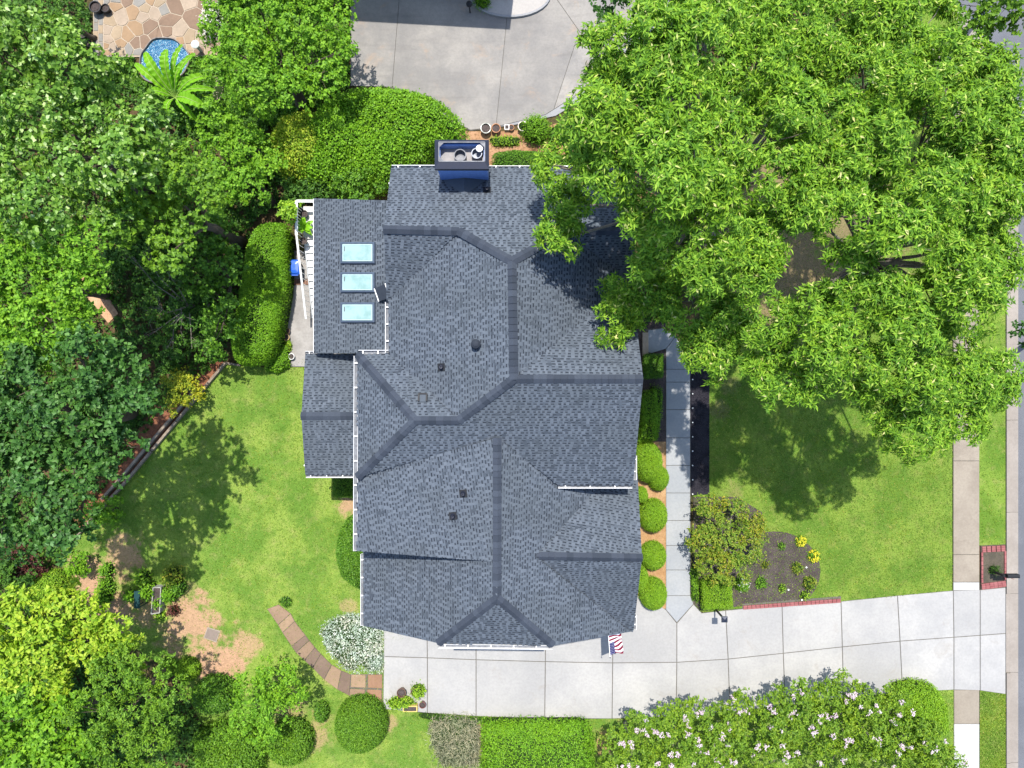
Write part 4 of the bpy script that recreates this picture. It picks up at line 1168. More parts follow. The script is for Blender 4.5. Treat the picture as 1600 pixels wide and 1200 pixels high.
tree('woodland_tree', 'bright yellow green tree at the left edge above the dark tree', 'tree',
     LZ([(20,385,44),(70,388,44),(128,385,36),(40,440,48),(100,438,44),(140,428,28),(30,498,44),(80,505,46),(125,500,32),(15,548,30),(58,548,32),(-30,440,60),(-30,520,50)], 9.0, .6, 7), (165, 455), G['bright'], M_BARKD, .16, .09, 6, .4, 1.8, 8, .25, seed=17, group='woodland trees')
tree('woodland_tree', 'large dark green tree at the left edge shading the back lawn', 'tree',
     LZ([(60,600,54),(130,562,46),(190,585,46),(110,640,58),(40,670,54),(180,645,48),(218,615,32),(90,720,54),(150,700,48),(25,760,50),(95,785,48),(155,745,38),(40,830,44),(85,840,34),(15,700,50),(195,690,30),(125,815,26),(-30,640,60),(-30,740,60),(-30,830,50),(20,575,30)], 9.6, .8, 8), (205, 640), G['dark'], M_BARKD, .18, .12, 6, .45, 1.75, 8, .3, seed=18, group='woodland trees')
tree('woodland_tree', 'lemon yellow leaved tree in the lower left', 'tree',
     LZ([(40,962,46),(100,958,46),(150,960,36),(60,1020,48),(128,1012,46),(185,990,30),(18,1040,40),(210,1025,26),(75,1062,38),(-25,980,50)], 4.6, .5, 9), (140, 990), G['lemon'], M_BARKD, .2, .1, 6, .42, 1.7, 8, .16, seed=19, group='woodland trees')
tree('woodland_tree', 'fresh green tree in the bottom left corner', 'tree',
     LZ([(28,1105,46),(70,1150,46),(18,1180,48),(105,1112,36),(60,1210,50),(-20,1130,50),(110,1180,40)], 5.2, .5, 10), (170, 1080), G['bright'], M_BARKD, .18, .11, 6, .42, 1.7, 8, .18, seed=20, group='woodland trees')
tree('woodland_tree', 'fine leaved dull green tree right of the lemon yellow tree', 'tree',
     LZ([(178,1062,44),(228,1050,38),(150,1112,42),(208,1110,46),(258,1085,34),(190,1162,40),(250,1130,34),(150,1180,36),(240,1175,34), (195,1030,26)], 4.8, .5, 11), (260, 1040), G['mid'], M_BARKD, .12, .05, 8, .38, 1.8, 8, .16, seed=21, group='woodland trees')
tree('loose_shrub', 'loose yellow green shrub tree above the round bush in the lower left', 'shrub',
     LZ([(395,1065,30),(430,1060,32),(460,1075,26),(395,1100,30),(425,1110,30),(375,1130,24),(440,1095,24),(410,1150,26)], 2.6, .3, 12), (440, 1075), G['bright'], M_BARKD, .11, .065, 6, .34, 1.8, 8, .1, seed=22)
tree('woodland_shrub', 'dark scrubby undergrowth shrub at the top left by the black pots', 'shrub',
     LZ([(60,20,40),(110,20,34),(85,40,30),(120,55,20),(20,5,40)], 3.2, .3, 13), (150, 60), G['under'], M_BARKD, .12, .07, 6, .4, 1.7, 7, .1, seed=23)
for i, (x, y, r, z, m, lab) in enumerate((
    (205, 380, 34, 1.4, 'under', 'low shade shrub in the darkest gap of the woodland'), (240, 440, 30, 1.2, 'under', 'low shade shrub below the clay patch trees'),
    (300, 480, 30, 1.3, 'under', 'low shade shrub under the bare twigs'), (270, 560, 16, .9, 'under', 'low shrub beside the golden bush path'),
    (340, 500, 26, 1.6, 'hedged', 'dark low shrub next to the foot of the boxy hedge'), (20, 900, 34, 1.6, 'under', 'dark shade shrub at the left edge below the big dark tree'),
    (120, 880, 22, .9, 'bright', 'leafy green plant clump at the end of the timber edging'), (165, 800, 26, 1.2, 'bright', 'light green fern like shrub along the timber edging'),
    (450, 330, 16, 3.2, 'yell', 'star leaved sapling at the corner of the white railing'), (470, 300, 26, 1.6, 'under', 'dark shrub in the shade behind the sunroom corner'),
    (560, 285, 36, 1.8, 'hedged', 'dark glossy shrub between big hedge and sunroom roof'), (505, 285, 28, 1.6, 'under', 'dark shrub in the hollow below the big hedge'),
    (225, 350, 30, 2.2, 'under', 'half hidden dark shrub deep in the woodland'), (180, 410, 24, 1.4, 'under', 'dark shrub above the orange clay patch'))):
    tree('woodland_shrub', lab, 'shrub', [(x - r*.4, y, r*.8, z), (x + r*.4, y - r*.2, r*.75, z*1.05), (x, y + r*.4, r*.7, z*.9)], (800 + (x-800)*.97, 600 + (y-600)*.97), G[m], M_BARKD, .12, .075, 6, .3, 1.7, 7, .05, seed=60 + i, group='woodland shrubs')
tree('dark_red_shrub', 'dark red leaved shrub at the left edge below the big dark tree', 'shrub', [(20, 880, 26, .9), (45, 890, 22, .9), (35, 868, 18, .9)], (60, 880), G['red'], M_BARKD, .12, .06, 6, .3, 1.8, 7, .05, seed=80)

# ---- hedges and clipped shrubs
mound('boxy_hedge', 'tall boxy clipped hedge left of the sunroom', 'hedge', [(398,350),(420,343),(448,347),(447,450),(438,500),(430,545),(412,570),(368,572),(357,545),(366,500),(378,430),(385,380)], 1.9, G['hedge'], 1.6, 6, 760, .08, .048, bump=.05, seed=31)
mound('hedge_foot', 'low green plants at the foot of the boxy hedge', 'shrub', [(425,540),(448,538),(452,572),(430,584),(410,578)], .7, G['hedge'], .5, 2.5, 600, .08, .05, seed=32)
mound('broad_hedge', 'broad mounded bright green hedge below the concrete court', 'hedge', [(470,185),(520,140),(560,131),(640,130),(680,145),(715,172),(728,195),(722,222),(680,232),(650,262),(600,290),(540,298),(470,290),(425,262),(412,225),(430,195)], 2.8, G['hedge'], 2.0, 3, 330, .14, .075, bump=.3, seed=33, rough=.08)
mound('variegated_hedge', 'yellowish green shrub at the left end of the broad hedge', 'hedge', [(412,215),(440,175),(480,165),(520,185),(515,240),(480,280),(440,275),(415,250)], 2.95, G['varieg'], 2.2, 2.6, 300, .13, .07, bump=.25, seed=34, rough=.09)
mound('low_hedge', 'low clipped hedge strip behind the chimney along the top gutter', 'hedge', [(768,238),(800,233),(860,236),(905,245),(910,275),(768,275)], .9, G['hedged'], .8, 5, 600, .08, .045, seed=35, bump=.05)
mound('weed_clump', 'loose leafy weed clump beside the flower pots on the court edge', 'plant', disc(838, 200, 22, 20), 1.1, G['hedge'], .6, 2.2, 380, .16, .035, seed=36, rough=.12, bump=.15)
mound('ground_plants', 'straggly ground plants between court edge and big tree', 'plant', [(855,200),(900,180),(940,170),(930,215),(890,222),(855,222)], .45, G['mid'], .3, 2.5, 260, .14, .04, seed=37, rough=.1)
mound('ground_plants', 'low yellow green plants behind the row of pots', 'plant', [(762,215),(790,212),(815,214),(812,226),(770,228)], .3, G['yell'], .2, 2.5, 300, .12, .04, seed=38, rough=.06)
BALLG = 'clipped ball shrubs along the front walkway'
for i, (x, y, rx, ry, h, lab) in enumerate(((1014, 723, 23, 33, 1.5, 'largest clipped egg shaped shrub, topmost of the row by the walkway'), (1030, 748, 17, 20, 1.0, 'clipped ball shrub tucked behind the largest one by the walkway'),
                                   (1003, 774, 10, 13, .9, 'small clipped shrub half under the eave below the largest ball'), (1022, 807, 23, 27, 1.25, 'second full clipped ball shrub from the top beside the walkway'),
                                   (1022, 870, 21, 23, 1.15, 'third full clipped ball shrub beside the walkway'), (1022, 930, 22, 26, 1.2, 'lowest clipped ball shrub where the walkway meets the driveway'),
                                   (1002, 905, 12, 22, .9, 'small soft shrub under the eave between the two lowest balls'))):
    mound('ball_shrub', lab, 'shrub', disc(x, y, rx, ry), h, G['ball'], h * .55, 2.3, 1500, .05, .032, BALLG, seed=40 + i, bump=.06, rough=.025)
mound('low_hedge', 'low dark clipped hedge by the curved end of the walkway', 'hedge', [(1006,553),(1037,553),(1037,590),(1006,592)], .8, G['hedged'], .6, 5, 900, .06, .035, seed=48)
mound('low_hedge', 'narrow dark hedge between front wall and walkway', 'hedge', [(1002,612),(1026,606),(1030,640),(1026,690),(998,695)], .8, G['hedge'], .6, 4, 900, .06, .035, seed=49)
mound('edge_plants', 'loose light plants along the walkway in front of the narrow hedge', 'plant', [(1018,600),(1036,606),(1034,650),(1028,690),(1022,660)], .5, G['bright'], .4, 2.5, 500, .1, .03, seed=50, rough=.08)
mound('block_hedge', 'square clipped light green hedge beside the lamp post', 'hedge', [(1097,908),(1143,905),(1146,950),(1098,954)], .95, G['ball'], .8, 7, 1100, .055, .035, seed=51, bump=.03)
mound('edge_plants', 'thin green border plants along the walkway left of the square hedge', 'plant', [(1079,890),(1090,885),(1093,945),(1082,940)], .4, G['hedge'], .3, 2.5, 700, .08, .03, seed=52, rough=.05)
tree('bronze_shrub', 'wide shrub with green and bronze leaves beside the walkway', 'shrub', LZ([(1108,812,26),(1145,800,24),(1172,822,24),(1100,850,24),(1135,850,28),(1168,858,24),(1115,885,26),(1150,888,24),(1180,840,16),(1105,785,16),(1090,835,14),(1125,905,14)], 1.5, .2, 30), (1125, 840), G['bronze'], M_BARK, .085, .05, 6, .28, 2.2, 9, .08, seed=53, twigs=3)
mound('round_bush', 'dark rounded bush against the lower left house wall', 'shrub', [(560,805),(590,810),(590,925),(555,925),(530,905),(521,870),(526,832),(540,812)], 2.2, G['hedged'], 1.4, 2.6, 800, .08, .05, seed=54, bump=.06)
mound('low_hedge', 'dark square hedge under the eave below the porch roof', 'hedge', [(520,735),(570,735),(570,778),(520,777)], .9, G['hedged'], .7, 6, 900, .07, .04, seed=55)
mound('round_bush', 'large round clipped bush beside the flower pots on the driveway', 'shrub', disc(561, 1138, 42, 43), 1.9, G['bush'], 1.1, 2.5, 800, .075, .045, seed=56, bump=.05)
mound('round_bush', 'rounded glossy bush at the bottom left of the round clipped bush', 'shrub', disc(450, 1165, 35, 34), 1.7, G['bush'], 1.0, 2.3, 620, .1, .06, seed=57, bump=.1, rough=.06)
mound('square_hedge', 'wide flat topped hedge block at the bottom below the driveway', 'hedge', [(752,1128),(920,1127),(928,1150),(932,1230),(752,1230)], 1.0, G['hedge'], .8, 6, 560, .1, .05, seed=58, bump=.1, rough=.06)
mound('ball_shrub', 'clipped ball shrub on the bare earth in the lower left', 'shrub', disc(289, 1050, 20, 19), .95, G['ball'], .6, 2.3, 1000, .06, .035, seed=59, bump=.03, rough=.015)
mound('ball_shrub', 'half hidden clipped ball shrub beside the ball on bare earth', 'shrub', disc(258, 1046, 16, 15), .8, G['ball'], .5, 2.3, 1000, .06, .035, seed=90, bump=.03, rough=.015)
mound('round_bush', 'dark round bush between the lower left ball and the loose shrub', 'shrub', disc(331, 1090, 36, 28), 1.5, G['hedged'], .9, 2.3, 620, .1, .06, seed=91, bump=.1, rough=.05)
mound('round_bush', 'spreading green bush at the bottom edge in the lower left', 'shrub', [(300,1150),(340,1132),(390,1140),(410,1170),(405,1230),(300,1230)], 1.6, G['bush'], 1.0, 2.4, 520, .11, .065, seed=92, bump=.14, rough=.07)
mound('olive_bush', 'olive green round bush above the lemon yellow tree', 'shrub', disc(72, 922, 27, 27), 1.6, G['yell'], 1.0, 2.2, 700, .07, .045, seed=93, bump=.06, rough=.03)
tree('golden_bush', 'loose golden yellow bush beside the timber edging', 'shrub', [(288, 612, 20, 1.5), (270, 600, 15, 1.3), (300, 598, 14, 1.3), (276, 632, 15, 1.2), (304, 622, 13, 1.2), (285, 590, 12, 1.1)], (300, 612), G['gold'], M_BARKD, .09, .055, 6, .26, 2.0, 9, .06, seed=94)
mound('silver_groundcover', 'silvery grey green groundcover mound beside the driveway', 'plant', [(497,985),(515,965),(545,955),(575,960),(600,975),(601,1052),(552,1054),(535,1046),(515,1025),(505,1005)], .16, G['blue'], .1, 2.6, 700, .12, .05, seed=95, bump=.1, rough=.05)
mound('grey_grass_clump', 'grey dried ornamental grass clump beside the square hedge', 'plant', [(672,1128),(700,1120),(745,1125),(752,1150),(748,1200),(690,1200),(672,1165)], .6, G['grey'], .4, 2.2, 420, .3, .022, seed=96, rough=.12)
mound('grass_edge', 'tufts of longer green grass along the lower driveway edge', 'plant', [(640,1112),(700,1118),(800,1124),(920,1125),(920,1129),(800,1130),(690,1128),(640,1122)], .22, G['hedged'], .1, 2.4, 520, .12, .03, seed=97, rough=.06)
mound('small_conifer', 'small dark green shrub with a yellow tip left of the round clipped bush', 'shrub', disc(501, 1115, 11, 16), .8, G['hedged'], .5, 2, 900, .08, .05, seed=98, rough=.05)
mound('weed_clump', 'small weed clump at the top end of the stone path', 'plant', disc(446, 941, 9, 8), .3, G['hedged'], .2, 2, 700, .09, .05, seed=99, rough=.05)
mound('bushy_hedge', 'rounded clipped hedge end at the right of the flowering hedge', 'hedge', [(1408,1078),(1440,1072),(1470,1078),(1488,1105),(1490,1150),(1450,1170),(1410,1150)], 1.5, G['ball'], 1.2, 3, 700, .08, .05, seed=100, bump=.08, rough=.04)

# ---- flowering hedge below the driveway: a row of shrubs with pink blossom heads
rm = random.Random(9)
MY = [(985,1150,[(968,1150,26),(1000,1130,24),(985,1185,34),(960,1190,26)]), (1060,1150,[(1040,1130,28),(1075,1115,26),(1060,1165,36),(1040,1195,34),(1090,1150,26)]),
      (1150,1140,[(1120,1125,28),(1150,1105,26),(1135,1165,36),(1170,1150,32),(1120,1195,34)]), (1240,1130,[(1205,1105,28),(1240,1088,28),(1225,1145,36),(1260,1120,32),(1210,1190,38)]),
      (1330,1130,[(1290,1090,30),(1320,1078,26),(1345,1105,32),(1310,1140,36),(1360,1150,34),(1300,1190,38)]), (1430,1150,[(1395,1105,30),(1400,1150,36),(1440,1160,34),(1380,1195,38),(1450,1195,36),(1480,1185,26)])]
names = ['leftmost flowering shrub of the row below the driveway', 'second flowering shrub from the left below the driveway', 'third flowering shrub from the left below the driveway',
         'fourth flowering shrub from the left below the driveway', 'fifth flowering shrub from the left below the driveway', 'rightmost flowering shrub of the row, beside the sidewalk']
for i, (bx_, by_, lb) in enumerate(MY):
    lob = [(x, y, r, 1.9 + rm.uniform(-.2, .2)) for x, y, r in lb]
    root = tree('flowering_shrub', names[i], 'shrub', lob, (800 + (bx_-800)*.96, 600 + (by_-600)*.96), G['myrtle'], M_BARK, .12, .055, 7, .32, 1.9, 9, .07, group='flowering hedge of pink shrubs', seed=110 + i)
    # upright shoots and blossom heads
    pts = []; ax = []
    for x, y, r, z in lob:
        for k in range(4):
            a = rm.uniform(0, 6.28); f = rm.uniform(0, .95)
            R_ = r * (CAM_H - z) / FPX
            c = P(x, y, z) + Vector((math.cos(a) * f * R_, math.sin(a) * f * R_, R_ * .72 * math.sqrt(1 - f*f) + .12))
            for j in range(rm.randint(4, 9)):
                pts.append(c + Vector((rm.gauss(0, .06), rm.gauss(0, .06), rm.gauss(0, .05))))
                ax.append((rm.gauss(0, .3), rm.gauss(0, .3), 1))
    V, F = whorls(np.array([tuple(p) for p in pts]), np.array(ax), 5, .06, .05)
    tri_mesh('blossoms', V, F, G['flowp'], root)

# ---- grass blades over the lawns
def in_blob(x, y, blobs):
    m = np.zeros(len(x))
    for px, py, r, a in blobs:
        q = P(px, py); m = np.maximum(m, a * np.clip(1.15 - np.hypot(x - q.x, y - q.y) / (r / 31.0), 0, 1))
    return m
def grass(poly, n, blobs, label, seed):
    rng = np.random.default_rng(seed)
    w = np.array([tuple(P(x, y)[:2]) for x, y in poly]); lo = w.min(0); hi = w.max(0)
    q = rng.uniform(lo, hi, (n, 2)); q = q[in_poly(q[:, 0], q[:, 1], w)]
    q = q[(np.abs(q[:, 0]) < 27) & (np.abs(q[:, 1]) < 20.5)]
    q = q[rng.uniform(0, 1, len(q)) > in_blob(q[:, 0], q[:, 1], blobs) * .97]
    c = np.c_[q, np.full(len(q), .045)]
    d = rng.normal(0, .55, c.shape); d[:, 2] = rng.uniform(.3, .9, len(c))
    nn = rng.normal(0, .6, c.shape); nn[:, 2] = 1
    V, F = leaf_arrays(c, d, nn, rng.uniform(.05, .11, len(c)), rng.uniform(.016, .034, len(c)))
    o = tri_mesh('grass_blades', V, F, G['grass'], None)
    tag(o, label, None, None, 'stuff')
grass(LAWN_L, 150000, BL_L, 'short mown grass of the back lawn', 201)
grass(LAWN_R, 100000, BL_R, 'short mown grass of the front lawn', 202)
grass(VERGE_1, 16000, [], 'grass on the verge above the mailbox planter', 203)
grass(VERGE_2, 9000, [], 'grass on the verge below the driveway', 204)
grass(STRIP_B, 30000, BL_B, 'grass under the flowering hedge', 205)

# ---- undergrowth of the woodland: leaf mass nobody could count
def undergrowth(poly, n, label, mat, seed, skip=(), hmax=.7, L=.17, W=.1):
    rng = np.random.default_rng(seed)
    w = np.array([tuple(P(x, y)[:2]) for x, y in poly]); lo = w.min(0); hi = w.max(0)
    q = rng.uniform(lo, hi, (n, 2)); q = q[in_poly(q[:, 0], q[:, 1], w)]
    for s_ in skip:
        ws = [tuple(P(x, y)[:2]) for x, y in s_]; q = q[~in_poly(q[:, 0], q[:, 1], ws)]
    hh = hmax * (.25 + .75 * np.abs(np.sin(q[:, 0] * 1.3 + np.sin(q[:, 1] * .9) * 1.5) * np.cos(q[:, 1] * 1.1 + .4)))
    pts = np.c_[q, hh * rng.uniform(.25, 1, len(q)) + .05]
    ax = rng.normal(0, .35, pts.shape); ax[:, 2] = 1
    V, F = whorls(pts, ax, 5, L, W, rng=rng)
    tag(tri_mesh('undergrowth', V, F, mat, None), label, None, None, 'stuff')
CLAY = [(122, 425), (150, 430), (188, 490), (172, 508), (138, 470)]
CHIP = [(348, 562), (352, 569), (198, 750), (112, 846), (95, 855), (185, 735), (250, 645), (330, 575)]
POOL = disc(255, 94, 50)
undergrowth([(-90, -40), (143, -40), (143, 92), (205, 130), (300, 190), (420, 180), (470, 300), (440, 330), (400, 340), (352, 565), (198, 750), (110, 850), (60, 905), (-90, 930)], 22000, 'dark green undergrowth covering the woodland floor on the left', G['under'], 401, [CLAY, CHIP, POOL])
undergrowth([(146, 92), (545, 92), (545, 135), (470, 185), (420, 200), (340, 215), (280, 200), (200, 135)], 6000, 'green undergrowth between patio and concrete court', G['hedged'], 402, [disc(255, 94, 44)], hmax=.4)
undergrowth([(340, -60), (545, -60), (545, 92), (347, 92)], 4000, 'green undergrowth below the tree beside the patio', G['hedged'], 405, hmax=.4)
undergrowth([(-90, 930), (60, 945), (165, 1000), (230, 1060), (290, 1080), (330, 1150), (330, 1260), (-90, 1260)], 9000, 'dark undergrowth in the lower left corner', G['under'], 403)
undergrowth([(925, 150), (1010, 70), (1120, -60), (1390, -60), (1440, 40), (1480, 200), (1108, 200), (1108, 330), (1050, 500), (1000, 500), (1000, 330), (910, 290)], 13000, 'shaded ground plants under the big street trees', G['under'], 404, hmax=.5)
# ------------------------------------------------------------------ back deck with white stairs
M_DECKBOARD = plain('pale_deck_board', (0.55, 0.53, 0.5), .7, var=.15, scale=3)
dk = thing('deck_stairs', 'white painted deck landing and stairs beside the sunroom', 'stairs', (-9.3, 5.5, 0))
DZ = 1.6
for i in range(11):
    y0 = 7.0 + i * .142
    b = MB(); b.box((-10.05, y0, DZ - .05), (-8.32, y0 + .135, DZ)); b.build('deck_board', M_DECKBOARD, dk)
b = MB()
for x in (-10.0, -8.6):
    for y in (7.06, 8.5): b.box((x-.06, y-.06, 0), (x+.06, y+.06, DZ - .05))
b.box((-10.05, 7.0, DZ - .22), (-8.35, 7.08, DZ - .055)); b.box((-10.05, 8.48, DZ - .22), (-8.35, 8.56, DZ - .055)); b.build('deck_frame', M_WHITE, dk)
for i in range(11):
    z = DZ - .13 - i * .13; y = 6.68 - i * .32
    b = MB(); b.box((-10.0, y, z - .045), (-8.4, y + .3, z)); b.box((-9.98, y - .006, z - .13), (-8.42, y + .018, z - .045)); b.build('stair_tread', M_WHITE, dk)
b = MB()
for x in (-10.03, -8.36):
    b.add([(x-.025, 7.0, DZ - .06), (x-.025, 3.3, .1), (x-.025, 3.3, -.01), (x-.025, 7.0, DZ - .35), (x+.025, 7.0, DZ - .06), (x+.025, 3.3, .1), (x+.025, 3.3, -.01), (x+.025, 7.0, DZ - .35)],
          [(0, 1, 2, 3), (7, 6, 5, 4), (0, 4, 5, 1), (1, 5, 6, 2), (2, 6, 7, 3), (3, 7, 4, 0)])
b.build('stringer', plain('grey_stringer', (.5, .52, .54), .6), dk)
b = MB(); b.bar((-10.1, 6.98, DZ + .92), (-10.1, 3.2, .98), .09, .05); b.build('handrail', M_WHITE, dk)
for i in range(15):
    f = (i + .5) / 15; y = 6.98 + (3.2 - 6.98) * f; zt = DZ + .92 + (.06 - DZ) * f
    b = MB(); b.box((-10.11, y - .012, zt - .95), (-10.09, y + .012, zt - .02)); b.build('baluster', M_WHITE, dk)
b = MB(); b.bar((-10.1, 6.98, DZ + .93), (-10.1, 8.6, DZ + .93), .12, .06); b.bar((-10.1, 8.57, DZ + .925), (-8.35, 8.57, DZ + .925), .12, .06); b.build('deck_rail', M_WHITE, dk)
for i in range(10):
    y = 7.05 + i * .155
    b = MB(); b.box((-10.115, y, DZ), (-10.085, y + .03, DZ + .9)); b.build('baluster', M_WHITE, dk)

def pot(name, label, px, py, r, h, mat, z=0.0, group=None, soil=None, n=18):
    p = P(px, py, z + h); root = thing(name, label, 'pot', (p.x, p.y, z), group)
    b = MB(); b.lathe((p.x, p.y, z), [(r*.68, 0), (r*.95, h*.86), (r*1.06, h*.87), (r*1.06, h), (r*.9, h), (r*.86, h*.8)], n, cap_top=False); b.build('pot_body', mat, root)
    b = MB(); b.lathe((p.x, p.y, z + h*.78), [(r*.88, 0), (r*.5, .02), (.01, .03)], n, cap_bot=False); b.build('soil', soil or M_MULCH, root)
    return root
TERRA = plain('terracotta', (0.42, 0.2, 0.1), .8, var=.2); BROWNP = plain('brown_glaze', (0.13, 0.07, 0.045), .35, var=.2); GREENP = plain('green_glaze', (0.06, 0.09, 0.075), .35, var=.2)
BLKP = plain('black_plastic', (0.015, 0.015, 0.017), .5)
pot('flower_pot', 'black plastic pot on the deck landing above the leafy plant', 475, 334, .17, .3, BLKP, 1.6, 'pots on the deck')
pot('flower_pot', 'black plastic pot at the head of the white stairs', 474, 376, .17, .3, BLKP, 1.6, 'pots on the deck')
def leafy(name, label, px, py, z, n, L, W, mat, h=.5, cat='plant', seed=1, group=None, droop=.3):
    """rosette of separate big leaves"""
    r = random.Random(seed); p = P(px, py, z + h); root = thing(name, label, cat, (p.x, p.y, z), group)
    for i in range(n):
        a = r.uniform(0, 6.28); l = L * r.uniform(.7, 1.15); w = W * r.uniform(.8, 1.2); e = r.uniform(.1, 1.0)
        d = Vector((math.cos(a), math.sin(a), 0)); s = Vector((-math.sin(a), math.cos(a), 0)); up = Vector((0, 0, 1))
        vs = []; fs = []; NS = 6
        for k in range(NS + 1):
            t = k / NS; wd = w * math.sin(PI * min(1, t * .93 + .07)) ** .8
            c = Vector((p.x, p.y, z + h * .6)) + d * l * t * math.cos(e * .8) + up * (h * .5 * math.sin(e) * t * 2 - droop * l * t * t)
            vs += [c - s * wd + up * wd * .35, c, c + s * wd + up * wd * .35]
        for k in range(NS):
            fs += [(k*3, k*3+1, k*3+4, k*3+3), (k*3+1, k*3+2, k*3+5, k*3+4)]
        mobj('leaf', vs, fs, mat, root, smooth=True)
    b = MB(); b.tube([(p.x, p.y, z - .02), (p.x, p.y, z + h * .62)], [.035, .025], 6); b.build('stem', M_BARKD, root)
    return root
leafy('pot_plant', 'bright green broad leaved plant on the deck landing', 474, 352, 1.62, 22, .5, .1, G['banana'], .5, seed=3)

bn = P(459, 417, .9)
bin_ = thing('blue_bin', 'blue lidded plastic bin on the pad between hedge and stairs', 'bin', (bn.x, bn.y, 0))
BLUEP = plain('blue_plastic', (0.015, 0.10, 0.50), .35, var=.08)
def rrect(cx, cy, hx, hy, r, z, n=5):
    out = []
    for sx, sy, a0 in ((1, 1, 0), (-1, 1, PI/2), (-1, -1, PI), (1, -1, 1.5*PI)):
        for k in range(n):
            a = a0 + PI/2*k/(n-1); out.append((cx + sx*(hx-r) + r*math.cos(a), cy + sy*(hy-r) + r*math.sin(a), z))
    return out
def loft(name, rings, mat, parent, smooth=False):
    n = len(rings[0]); vs = sum(rings, []); fs = [tuple(range(n))[::-1], tuple((len(rings)-1)*n + i for i in range(n))]
    for k in range(len(rings)-1):
        for i in range(n):
            j = (i+1) % n; fs.append((k*n+i, k*n+j, (k+1)*n+j, (k+1)*n+i))
    return mobj(name, vs, fs, mat, parent, smooth=smooth)
loft('bin_body', [rrect(bn.x, bn.y, .2, .26, .07, 0.03), rrect(bn.x, bn.y, .27, .33, .09, .8)], plain('dark_bin_body', (.02, .03, .07), .5), bin_)
lid = loft('lid', [rrect(bn.x, bn.y, .3, .37, .1, .79), rrect(bn.x, bn.y, .3, .37, .1, .85), rrect(bn.x, bn.y, .23, .3, .1, .93), rrect(bn.x, bn.y, .1, .16, .05, .96)], BLUEP, bin_)
b = MB(); b.bar((bn.x - .2, bn.y - .4, .84), (bn.x + .2, bn.y - .4, .84), .05, .05); b.build('handle', BLUEP, lid)
POTG = 'pots beside the boxy hedge'
pot('flower_pot', 'dark pot at the top of the group beside the boxy hedge', 448, 517, .15, .25, BROWNP, .05, POTG)
pot('flower_pot', 'yellow rimmed pot in the middle of the group beside the boxy hedge', 447, 527, .16, .25, plain('ochre_glaze', (.5, .36, .16), .5), .05, POTG)
pot('flower_pot', 'white round pot at the lower end of the back pad', 455, 557, .15, .22, M_WHITE, .08, POTG)
mound('pot_plants', 'small yellow green plants beside the pots on the back pad', 'plant', disc(448, 541, 7, 10), .35, G['yell'], .3, 2, 600, .1, .05, seed=301, rough=.05)

# ------------------------------------------------------------------ timber edging along the back lawn
M_TIMBER = plain('weathered_timber', (0.24, 0.19, 0.14), .85, var=.3, scale=4, bump=.4)
te = thing('timber_edging', 'weathered double timber edging between lawn and woodland path', 'edging', P(230, 710))
line = [(353, 567), (316, 611), (277, 658), (238, 704), (198, 752), (168, 785), (138, 818), (110, 850)]
for i in range(len(line) - 1):
    a = P(*line[i], .12); c = P(*line[i+1], .12); d = (c - a).normalized() * .02; nrm = Vector((-d.y, d.x, 0)).normalized()
    if nrm.x > 0: nrm = -nrm
    b = MB(); b.bar(a + d, c - d, .12, .3); b.build('timber', M_TIMBER, te)
    if 1 <= i <= 4:
        b = MB(); b.bar(a + d + nrm * .27 + Vector((0, 0, .06)), c - d + nrm * .27 + Vector((0, 0, .06)), .12, .38); b.build('timber', M_TIMBER, te)
b = MB(); b.bar(P(353, 567, .1), P(376, 571, .1), .1, .22); b.build('timber', M_TIMBER, te)

# ------------------------------------------------------------------ blue pool, banana plant, pots by the patio
t = NT('rippled_blue_water')
wv = t.noise(5.5, 5, .65, dist=2.2)
c = t.ramp(wv, [(.3, (0.008, 0.06, 0.15)), (.47, (0.015, 0.10, 0.21)), (.56, (0.04, 0.17, 0.29)), (.62, (0.22, 0.38, 0.45)), (.68, (0.02, 0.11, 0.22))])
M_WATER = t.done(t.bsdf(c, .15, 0, .3, t.bump(wv, .6, .05)))
pl = P(255, 94, .3)
po = thing('round_pool', 'small round pool of rippled blue water beside the flagstone patio', 'pool', (pl.x, pl.y, 0))
def wob(m_):
    for v_ in m_.v:
        dx_, dy_ = v_.x - pl.x, v_.y - pl.y; an_ = math.atan2(dy_, dx_); k_ = 1 + .07 * math.sin(2 * an_ + .6) + .05 * math.sin(3 * an_ + 2) + .025 * math.sin(7 * an_)
        v_.x = pl.x + dx_ * k_; v_.y = pl.y + dy_ * k_
b = MB(); b.lathe(pl, [(1.2, -.32), (1.21, .0), (1.16, .015), (1.14, -.12)], 40, cap_top=False); wob(b); b.build('pool_rim', plain('stone_rim', (.2, .17, .15), .8, var=.4), po)
b = MB(); b.lathe((pl.x, pl.y, .2), [(1.15, 0), (.6, .001), (.01, .001)], 40, cap_bot=False); wob(b); b.build('water', M_WATER, po)
p0 = P(287, 165, .4)
bp = thing('banana_plant', 'banana plant with long ribbed leaves over the blue pool', 'plant', (p0.x, p0.y, 0))
b = MB(); b.tube([(p0.x, p0.y, 0), (p0.x, p0.y + .05, 1.3)], [.14, .08], 10); b.build('stalk', plain('banana_stalk', (.2, .25, .08), .6), bp)
BN = [((212, 100), 2.0, .17), ((228, 82), 2.4, .2), ((262, 78), 2.6, .2), ((286, 70), 2.3, .12), ((306, 84), 2.1, .13), ((332, 118), 1.9, .17), ((338, 142), 1.7, .14), ((236, 148), 1.6, .16), ((322, 168), 1.9, .24), ((266, 190), 1.2, .16), ((310, 190), 1.1, .14), ((294, 96), 2.0, .14)]
